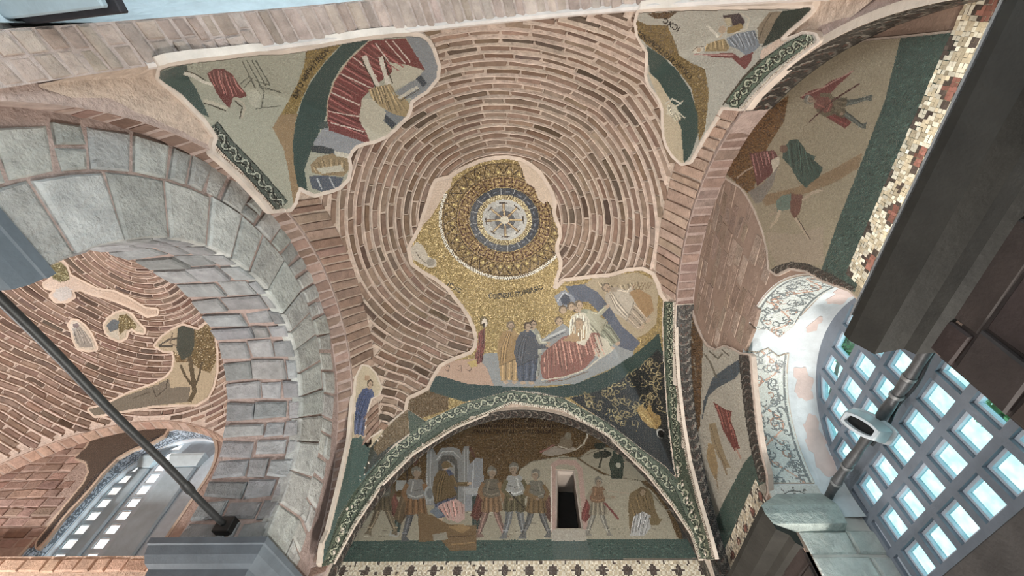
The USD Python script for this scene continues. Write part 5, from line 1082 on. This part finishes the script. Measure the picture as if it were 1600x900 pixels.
m.part('bare_plaster', False, 'bare plaster band'); m.fill([(1212,66),(1228,56),(1258,30),(1290,4),(1290,54),(1262,50),(1236,62),(1206,84),(1194,94),(1196,76)], (206, 176, 152))
m.part('scroll_border', False, 'green scroll border'); scroll(m, [(1146,164),(1176,128),(1206,99),(1240,76),(1276,58)], 24, 17, (84, 104, 84), (172, 176, 146), (38, 46, 40)); m.line([(1134,162),(1166,120),(1196,90)], (72, 64, 52), 3)
m.part('rope_edge', False, 'pale twisted edge'); rope(m, [(1165,168),(1200,131),(1231,102),(1278,66)], 4.6, (214, 198, 172), (110, 84, 66), 3.4)
m.part('shadow_gap', False); m.build()

# ---- 6. the window wall
H_RW = hit_plane(0, XR)
m = Mosaic('window_wall_mosaic', 'dim mosaic with red warrior, green cloak and broad dark green border above the long cornice', P['rightup'], H_RW, (150, 134, 104), 'olive_ground', rim=4, lift=.010, seed=7, bed=(186, 164, 146))
m.part('gold_brown_ground', True, 'dull gold ground'); m.fill([(1138,272),(1152,226),(1184,186),(1236,148),(1228,190),(1206,224),(1186,262),(1180,308),(1160,292)], (128, 90, 42))
m.part('green_border', False, 'broad speckled dark green border'); m.fill([(1414,54),(1388,156),(1352,250),(1316,340),(1290,414),(1280,440),(1340,456),(1392,305),(1452,175),(1520,40)], (58, 80, 72))
for k in range(900):
    t = rgp.uniform(0, 1); y = 50 + t * 400; xl = np.interp(y, [54, 156, 250, 340, 440], [1414, 1388, 1352, 1316, 1280]); xr = np.interp(y, [40, 175, 305, 456], [1520, 1452, 1392, 1340]); x = rgp.uniform(xl + 2, xr); m.line([(x, y), (x + 4, y - 3)], ((80, 108, 96), (40, 56, 50), (66, 92, 80))[k % 3], 1.5)
m.part('path', False, 'ochre strip of ground'); m.fill([(1310,262),(1352,238),(1346,262),(1310,284),(1268,300),(1200,322),(1190,306),(1250,292)], (136, 108, 72)); m.fill([(1200,362),(1250,366),(1290,352),(1290,412),(1220,420),(1206,392)], (158, 138, 112))
m.part('warrior', False, 'red-cloaked warrior with spear'); m.fill([(1254,152),(1268,142),(1290,136),(1302,126),(1318,120),(1340,108),(1326,122),(1312,134),(1300,148),(1290,156),(1270,158)], (116, 58, 52)); soldier(m, 1362, 176, 104, (96, 84, 62), (120, 72, 60), (112, 54, 48), up=(-.95, -.2), wide=1.0, stride=.16, skin=(150, 120, 96), legs=(84, 88, 80), arm=(-.1, .4)); m.line([(1268,190),(1306,156),(1348,130)], (84, 46, 42), 2.4); m.line([(1256,150),(1284,140),(1316,122),(1338,110)], (178, 126, 112), 1.6)
m.part('green_cloak', False, 'large dark green cloak'); m.fill([(1232,226),(1238,218),(1250,217),(1260,230),(1264,238),(1278,244),(1276,250),(1290,262),(1284,276),(1270,286),(1264,294),(1250,280),(1240,262),(1226,246),(1228,236)], (56, 78, 68)); folds(m, [(1234,226),(1250,220),(1270,246)], [(1240,262),(1262,290),(1286,268)], 12, (58, 80, 70), 3, 1.7)
m.part('kneeling_figure', False, 'figure in red and white'); m.fill([(1174,240),(1196,236),(1212,234),(1222,248),(1218,262),(1204,276),(1186,290),(1180,262)], (104, 56, 52)); folds(m, [(1176,242),(1194,236),(1214,238)], [(1184,284),(1202,274),(1218,258)], 12, (140, 92, 86), 5, 1.8); m.fill([(1208,250),(1220,244),(1222,254),(1212,270)], (192, 176, 150)); m.line([(1154,278),(1166,268),(1180,260)], (170, 140, 112), 2.6); m.dot(1228, 232, 6, 6, (112, 82, 64)); m.fill([(1172,300),(1196,286),(1218,262),(1210,290),(1192,316),(1184,318)], (126, 116, 104))
m.part('running_figure', False, 'crouching figure in grey-green tunic with bent legs'); m.fill([(1216,314),(1226,305),(1240,302),(1240,326),(1218,330)], (96, 114, 100)); m.fill([(1240,302),(1258,304),(1254,330),(1246,342),(1238,330)], (112, 72, 58)); m.line([(1258,312),(1274,300),(1290,296)], (170, 146, 118), 4); m.line([(1246,340),(1258,356),(1268,372)], (176, 152, 122), 5); m.line([(1222,328),(1216,344),(1206,356)], (176, 152, 122), 4.5); m.line([(1206,336),(1218,330)], (160, 136, 110), 3); m.line([(1248,338),(1270,374)], (70, 54, 44), 1.2)
m.part('leaf_border', False, 'dark leaf border'); leafband(m, [(1128,262),(1140,232),(1158,202),(1180,176),(1212,146),(1248,112),(1296,76)], 25, 12); leafband(m, [(1206,436),(1218,424),(1240,417),(1264,420),(1300,436),(1336,456)], 17, 11)
m.build()
m = Mosaic('window_wall_mosaic', 'mosaic strip with red dancer and ochre beasts between the lunette corner and the window', P['rightlow'], H_RW, (172, 164, 146), 'pale_ground', rim=3, lift=.010, seed=8, bed=(196, 172, 154))
m.part('gold_brown_ground', True, 'dull gold strip'); m.fill([(1060,470),(1078,470),(1090,505),(1100,530),(1098,600),(1096,664),(1082,700),(1070,660),(1060,560)], (120, 86, 44)); m.line([(1083,500),(1080,520),(1086,540)], (196, 184, 160), 2); m.line([(1086,560),(1090,590)], (176, 160, 130), 1.6)
m.part('blue_band', False, 'dark blue slanting streak'); m.fill([(1160,560),(1140,572),(1116,590),(1102,626),(1098,660),(1108,620),(1122,606),(1150,592),(1164,574)], (72, 84, 92))
m.part('pale_figures', False, 'pale running figures'); m.line([(1102,552),(1112,566),(1122,590)], (112, 104, 84), 3); m.line([(1110,548),(1124,560),(1132,552)], (104, 96, 78), 2.6); m.line([(1130,546),(1142,556)], (100, 90, 74), 2)
m.part('red_dancer', False, 'red dancing figure'); m.fill([(1117,628),(1124,632),(1136,640),(1146,642),(1144,656),(1150,672),(1158,700),(1150,704),(1142,690),(1132,672),(1126,652)], (124, 58, 50)); folds(m, [(1120,632),(1144,644)], [(1140,690),(1156,698)], 7, (140, 78, 66), 1, 1.4); m.line([(1152,700),(1160,716)], (176, 130, 106), 2.6)
m.part('ochre_beasts', False, 'leaping ochre animals'); m.fill([(1110,662),(1120,660),(1128,690),(1136,714),(1144,730),(1136,730),(1124,712),(1114,690)], (150, 128, 88)); m.line([(1128,712),(1138,742)], (140, 116, 78), 2.6); m.fill([(1108,692),(1116,694),(1124,728),(1122,752),(1114,738),(1106,716)], (158, 130, 80)); m.line([(1120,740),(1124,764)], (140, 116, 78), 2); m.line([(1112,664),(1122,700),(1136,728)], (96, 78, 54), 1.1)
m.part('green_border', False, 'dark green speckled border'); m.fill([(1108,842),(1130,790),(1150,752),(1166,722),(1188,698),(1202,752),(1186,760),(1128,872)], (60, 84, 74))
for k in range(160): x, y = rgp.uniform(1115, 1195), rgp.uniform(700, 860); (m.line([(x, y), (x + 3, y - 2)], ((84, 110, 98), (42, 60, 54))[k % 2], 1.3) if Polygon([(1112,842),(1132,790),(1152,754),(1168,726),(1188,704),(1198,752),(1186,758),(1128,866)]).contains(Point(x, y)) else None)
m.part('leaf_border', False, 'dark leaf border of the window arch'); leafband(m, [(1166,553),(1170,600),(1176,650),(1186,706),(1198,752)], 18, 11)
m.build()
# ---- 7. bands laid out on the arches themselves (in centimetres along and across)
def param_hit(fn):
    def h(q):
        q = np.atleast_2d(q); e = .5; Pq = fn(q[:, 0], q[:, 1]); a = fn(q[:, 0] + e, q[:, 1]) - Pq; b = fn(q[:, 0], q[:, 1] + e) - Pq
        n = np.cross(a, b); n /= np.maximum(np.linalg.norm(n, axis=1, keepdims=True), 1e-12)
        return Pq, n * np.where(((POS - Pq) * n).sum(1) < 0, -1., 1.)[:, None]
    return h
def rect(x0, x1, y0, y1, rag=0.0, rg=np.random.default_rng(14)):
    if not rag: return shapely.box(x0, y0, x1, y1)
    return smooth_poly([(x, y0 + rg.uniform(0, rag)) for x in np.linspace(x0, x1, 24)] + [(x1 - rg.uniform(0, rag * 2), y) for y in np.linspace(y0, y1, 6)] + [(x, y1 - rg.uniform(0, rag)) for x in np.linspace(x1, x0, 24)] + [(x0 + rg.uniform(0, rag * 2), y) for y in np.linspace(y1, y0, 6)], .5)
def band_on(name, label, fn, L, W, draw, ground, x0=0.0, lift=.010, pitch=1.7, part='ground', poly=None, seed=20, bed=(196, 176, 156), nflip=False, rim=.6):
    f2 = (lambda X, Y: fn(X, W - Y)) if nflip else fn
    m = Mosaic(name, label, poly if poly is not None else rect(x0, L, 0, W), param_hit(f2), ground, part, rim=rim, lift=lift, pitch=pitch, seed=seed, bed=bed, bedstep=3.0)
    draw(m); m.build(); return m
uR = lambda px: float(min(np.linspace(0, np.pi, 2000), key=lambda u: np.linalg.norm(pix(side_arc(1)(np.array([u])))[0] - px)))
u_a, u_b = uR((1060, 476)), uR((1165, 172))
S_R = soffit_side(1); arcm = (B + HS) / 2 * 100
def leafdraw(L): return lambda m: (m.part('leaves', False, 'grey leaf garland'), leafband(m, [(0, DR * 50), (L, DR * 50)], DR * 96, 11))
LA_ = u_a * arcm
band_on('arch_band_mosaic', 'dark leaf garland under the window wall arch, beside the lunette', lambda X, Y: S_R(X / arcm, Y / 100, .0), LA_, DR * 100, leafdraw(LA_), (58, 54, 50), x0=6, seed=21, nflip=True)
LB_ = (math.pi - u_b) * arcm
band_on('arch_band_mosaic', 'dark leaf garland under the window wall arch, by the upper right pendentive', lambda X, Y: S_R(math.pi - X / arcm, Y / 100, .0), LB_, DR * 100, leafdraw(LB_), (58, 54, 50), x0=20, seed=22)
S_F = soffit_end(B, 1); arcf = (A + HF) / 2 * 100; LF_ = math.pi * arcf
band_on('arch_band_mosaic', 'dark leaf garland under the lunette arch', lambda X, Y: S_F(X / arcf, Y / 100, .0), LF_ - 20, DR * 100, leafdraw(LF_), (70, 68, 62), x0=20, seed=23)
# stepped diamond strips on the cornices
def diamonds(L, H, cell=2.7, c1=(222, 210, 184), c2=(150, 92, 76), c3=(84, 70, 62), c4=(196, 176, 140), seed=3, wear=.12):
    rg = np.random.default_rng(seed)
    def draw(m):
        m.part('diamond_pattern', False, 'white stepped diamonds with red hearts')
        for i in range(int(L / cell) + 1):
            for j in range(int(H / cell) + 1):
                d = abs(i % 10 - 5) + abs(j % 10 - 4); c = c2 if d <= 1 else c3 if d == 2 else c1 if d in (3, 5) else c4 if d == 4 and (i + j) % 4 else c3 if d == 4 else c4 if d == 6 else c1 if d == 7 else c3
                if rg.random() < wear: c = (c4, c1, c3)[rg.integers(3)]
                m.fill([(i * cell, j * cell), (i * cell + cell, j * cell), (i * cell + cell, j * cell + cell), (i * cell, j * cell + cell)], mul(c, rg.uniform(1 - 2 * wear, 1 + 1.6 * wear)))
    return draw
strip = lambda y0: (lambda X, Y: np.stack([np.full_like(X, XR), y0 - X / 100, 3.36 + Y / 100], -1))
band_on('diamond_strip', 'pale stepped-diamond mosaic strip on the long cornice beside the window', lambda X, Y: np.stack([np.full_like(X, XR), -1.06 - X / 100, 3.35 + Y / 100], -1), 152, 23.5, diamonds(152, 23), (206, 190, 160), seed=31, nflip=False, lift=.012)
band_on('diamond_strip', 'pale stepped-diamond mosaic strip on the short cornice past the window', lambda X, Y: np.stack([np.full_like(X, XR), 2.55 - X / 100, 3.35 + Y / 100], -1), 154, 23.5, diamonds(154, 23, seed=5), (206, 190, 160), seed=32, lift=.012)
band_on('diamond_strip', 'red and white stepped-diamond mosaic strip below the lunette', lambda X, Y: np.stack([X / 100 - 2.19, np.full_like(X, YF), 3.585 - Y / 100], -1), 438, 34, diamonds(438, 34, cell=2.6, seed=6, wear=.04), (212, 198, 172), seed=33, lift=.014, nflip=True)
# vine scrolls in the window reveals
def vine_draw(L, y0, y1, c1=(112, 120, 120), c2=(172, 128, 102), per=50.0, w=1.05, holes=()):
    rg = np.random.default_rng(8); yc, am = (y0 + y1) / 2, (y1 - y0) * .34
    def draw(m):
        m.part('vine_scroll', False, 'grey and reddish vine scrolls')
        m.line([(0, y0), (L, y0)], c1, w * .8); m.line([(0, y1), (L, y1)], c1, w * .8)
        for ph, c in ((0, c2), (math.pi, c1)):
            m.line([(x, yc + am * math.sin(2 * math.pi * x / per + ph)) for x in np.arange(0, L, 1.0)], c, w * 1.7); m.line([(x, yc + am * math.sin(2 * math.pi * x / per + ph)) for x in np.arange(0, L, 1.0)], mul(c, 1.5), w * .5)
        x = per / 8
        while x < L:
            for sg in (-1, 1):
                for k in range(5):
                    r = rg.uniform(3.0, 4.8); x1, y1_ = x + rg.uniform(-9, 9), yc + sg * rg.uniform(.25, 1.15) * am; a0 = rg.uniform(0, 6.28); s_ = rg.choice([-1, 1])
                    m.line([(x1 + r * (1 - t / 7) * math.cos(a0 + s_ * t), y1_ + r * (1 - t / 7) * math.sin(a0 + s_ * t)) for t in np.linspace(0, 5, 16)], c1 if rg.random() < .75 else c2, w)
            x += per / 4
    return draw
RL = WR0 * math.pi * 100
fnv = lambda X, Y: rev(X / (WR0 * 100), Y / 62.0)
band_on('vine_mosaic', 'white mosaic of vine scrolls on the window reveal, lower field', fnv, 132, 34, vine_draw(132, 3, 31), (200, 206, 198), poly=smooth_poly([(14,1),(50,1),(90,1),(128,2),(126,10),(131,18),(124,26),(128,33),(80,33.5),(14,33.5)], .4), seed=41, pitch=.8, lift=.008, nflip=False)
band_on('vine_mosaic', 'white mosaic of vine scrolls on the window reveal, upper field', fnv, 250, 34, vine_draw(250, 3, 31), (200, 206, 200), poly=smooth_poly([(150,3),(172,1),(210,1),(250,1),(250,33),(200,33),(170,32),(156,30),(144,24),(152,14)], .4), seed=42, pitch=.8, lift=.008)
def rosette(m):
    m.part('rosette', False, 'ringed red flower'); 
    for r, c in ((8, (96, 96, 92)), (7, (206, 208, 200)), (5.6, (110, 104, 98)), (4.6, (208, 206, 196)), (3.4, (160, 108, 84)), (1.6, (222, 214, 196))): m.dot(-.5, 17, r, r * 1.25, c)
    for k in range(10): a = k * .628; m.line([(-.5 + 9 * math.cos(a), 17 + 11 * math.sin(a)), (-.5 + 11 * math.cos(a), 17 + 14 * math.sin(a))], (110, 106, 100), 1.4)
band_on('rosette_mosaic', 'small mosaic square with ringed flower at the foot of the window reveal', lambda X, Y: rev(X / (WR0 * 100), Y / 62.0), 12, 34, rosette, (196, 198, 190), x0=-12, seed=43, pitch=.8, lift=.008)
for pts in ([(20,42),(52,40),(70,44),(74,50),(48,53),(22,54)], [(84,40),(112,39),(118,46),(100,52),(86,50)], [(150,40),(166,42),(172,46),(156,48)], [(186,42),(214,38),(232,44),(214,52),(190,50)]):
    obj('stain', fill_polygon(smooth_poly([(x + 2.5 * math.sin(i * 2.3), y + 1.5 * math.cos(i * 1.7)) for i, (x, y) in enumerate(np.array(shapely.segmentize(Polygon(pts).exterior, 5).coords)[:-1])], 1.2), param_hit(fnv), .004, 3.0, .002), M_PLASTER, reveal, col=(208, 184, 176))
jl2, tot2 = LZ - 3.62, 2 * (LZ - 3.62) + math.pi * LR
band_on('vine_mosaic', 'white mosaic of vine scrolls on the reveal of the side bay window', lambda X, Y: rev2_pts(X / 100 / tot2, Y / 100)[0], tot2 * 100, 27, vine_draw(tot2 * 100, 3, 24, (104, 116, 130), (104, 116, 130), 44), (196, 208, 222), seed=44, pitch=1.5, lift=.009, nflip=True)
obj('plaster', sheet(np.linspace(0, 1, 60), np.array([0., .37]), lambda s, w: rev2_pts(s, w)[0] + .004 * rev2_pts(s, w)[1]), M_PLASTER, rv2, col=(216, 220, 226))
# ---- 8. scraps of mosaic in the side bay
def scrap(key, label, ground, draw, seed):
    m = Mosaic('mosaic_scrap', label, PL[key], H_LEFT, ground, 'ground', rim=3.5, lift=.02, seed=seed, bed=(222, 198, 174), bedstep=5); draw(m); m.build(); return m
def d_tree(m):
    m.part('gold_ground', True, 'dull gold ground'); m.fill([(304,505),(336,500),(342,560),(330,582),(312,575),(300,565)], (132, 112, 62)); m.fill([(272,548),(300,565),(278,566)], (140, 116, 70))
    m.part('grey_hill', False, 'grey and brown ground'); m.fill([(140,640),(205,616),(245,602),(266,592),(268,606),(300,604),(296,628),(240,634),(150,652)], (126, 118, 100)); m.line([(240,604),(246,620),(262,606),(264,592)], (72, 66, 54), 1.4); m.line([(210,622),(236,612)], (96, 88, 70), 2)
    m.part('tree', False, 'dark green tree with forked trunk'); m.fill([(280,512),(292,505),(306,512),(306,540),(300,556),(286,562),(278,545)], (66, 76, 64)); m.line([(298,556),(304,590),(306,612),(298,628)], (96, 84, 56), 7); m.line([(284,570),(292,588),(304,604)], (92, 80, 54), 4); m.line([(318,566),(312,590),(306,606)], (92, 80, 54), 3); m.line([(250,540),(266,530),(280,528)], (84, 80, 66), 3); m.line([(250,540),(272,540)], (80, 76, 62), 4); m.line([(272,520),(268,536),(278,540)], (124, 110, 88), 2)
scrap('tree', 'mosaic scrap with dark tree on dull gold beside the stone arch', (190, 172, 134), d_tree, 51)
def d_rag(m): m.part('gold_patch', True, 'olive gold patch'); m.fill([(78,413),(96,408),(108,420),(110,436),(96,440),(84,434)], (124, 116, 62)); m.part('grey_patch', False, 'pale grey patch'); m.fill([(86,452),(104,446),(116,452),(112,464),(96,470),(84,462)], (190, 182, 174))
scrap('rag', 'long ragged mosaic strip high on the side bay vault', (206, 178, 152), d_rag, 52)
def d_robe(m): m.part('robe', False, 'grey folded robe'); m.fill([(114,512),(124,508),(132,514),(144,530),(148,542),(128,543),(118,530)], (150, 142, 130)); folds(m, [(114,514),(132,514)], [(122,540),(148,542)], 9, (150, 142, 130), 3, 1.2); m.dot(120, 508, 5, 4, (104, 76, 72))
scrap('robe', 'small mosaic scrap showing a folded grey robe', (206, 190, 166), d_robe, 53)
def d_corner(m): m.part('gold_patch', True, 'olive gold patch'); m.fill([(188,492),(200,490),(216,508),(212,514),(198,514),(190,522),(186,508)], (128, 112, 58)); m.part('blue_patch', False, 'blue-grey patch'); m.fill([(168,508),(178,498),(188,500),(186,514),(174,518)], (92, 104, 110)); m.fill([(168,520),(186,516),(188,530),(176,526)], (200, 192, 170))
scrap('corner', 'olive gold and blue mosaic scrap, between robe and tree scraps', (196, 180, 150), d_corner, 54)
O_L2 = [(118,716),(136,700),(152,672),(178,655),(212,645),(246,641),(264,644),(266,664),(256,680),(236,692),(206,702),(182,716),(160,738),(136,768),(100,806),(70,846),(56,860),(60,846),(104,790),(132,756),(140,738),(136,722)]
m = Mosaic('lunette_mosaic', 'dark brown mosaic over the window of the side bay', smooth_poly(O_L2, 1.5), HLF, (92, 78, 66), 'brown_ground', rim=3, lift=.010, seed=55, bed=(206, 180, 154), bedstep=5)
m.part('leaf_border', False, 'dark leaf border'); leafband(m, [(154,676),(180,660),(214,650),(262,650)], 9, 8, (70, 66, 60), (150, 142, 126)); leafband(m, [(64,852),(110,800),(150,752),(182,720),(212,704),(256,684)], 11, 9, (56, 54, 56), (110, 106, 104)); m.build()
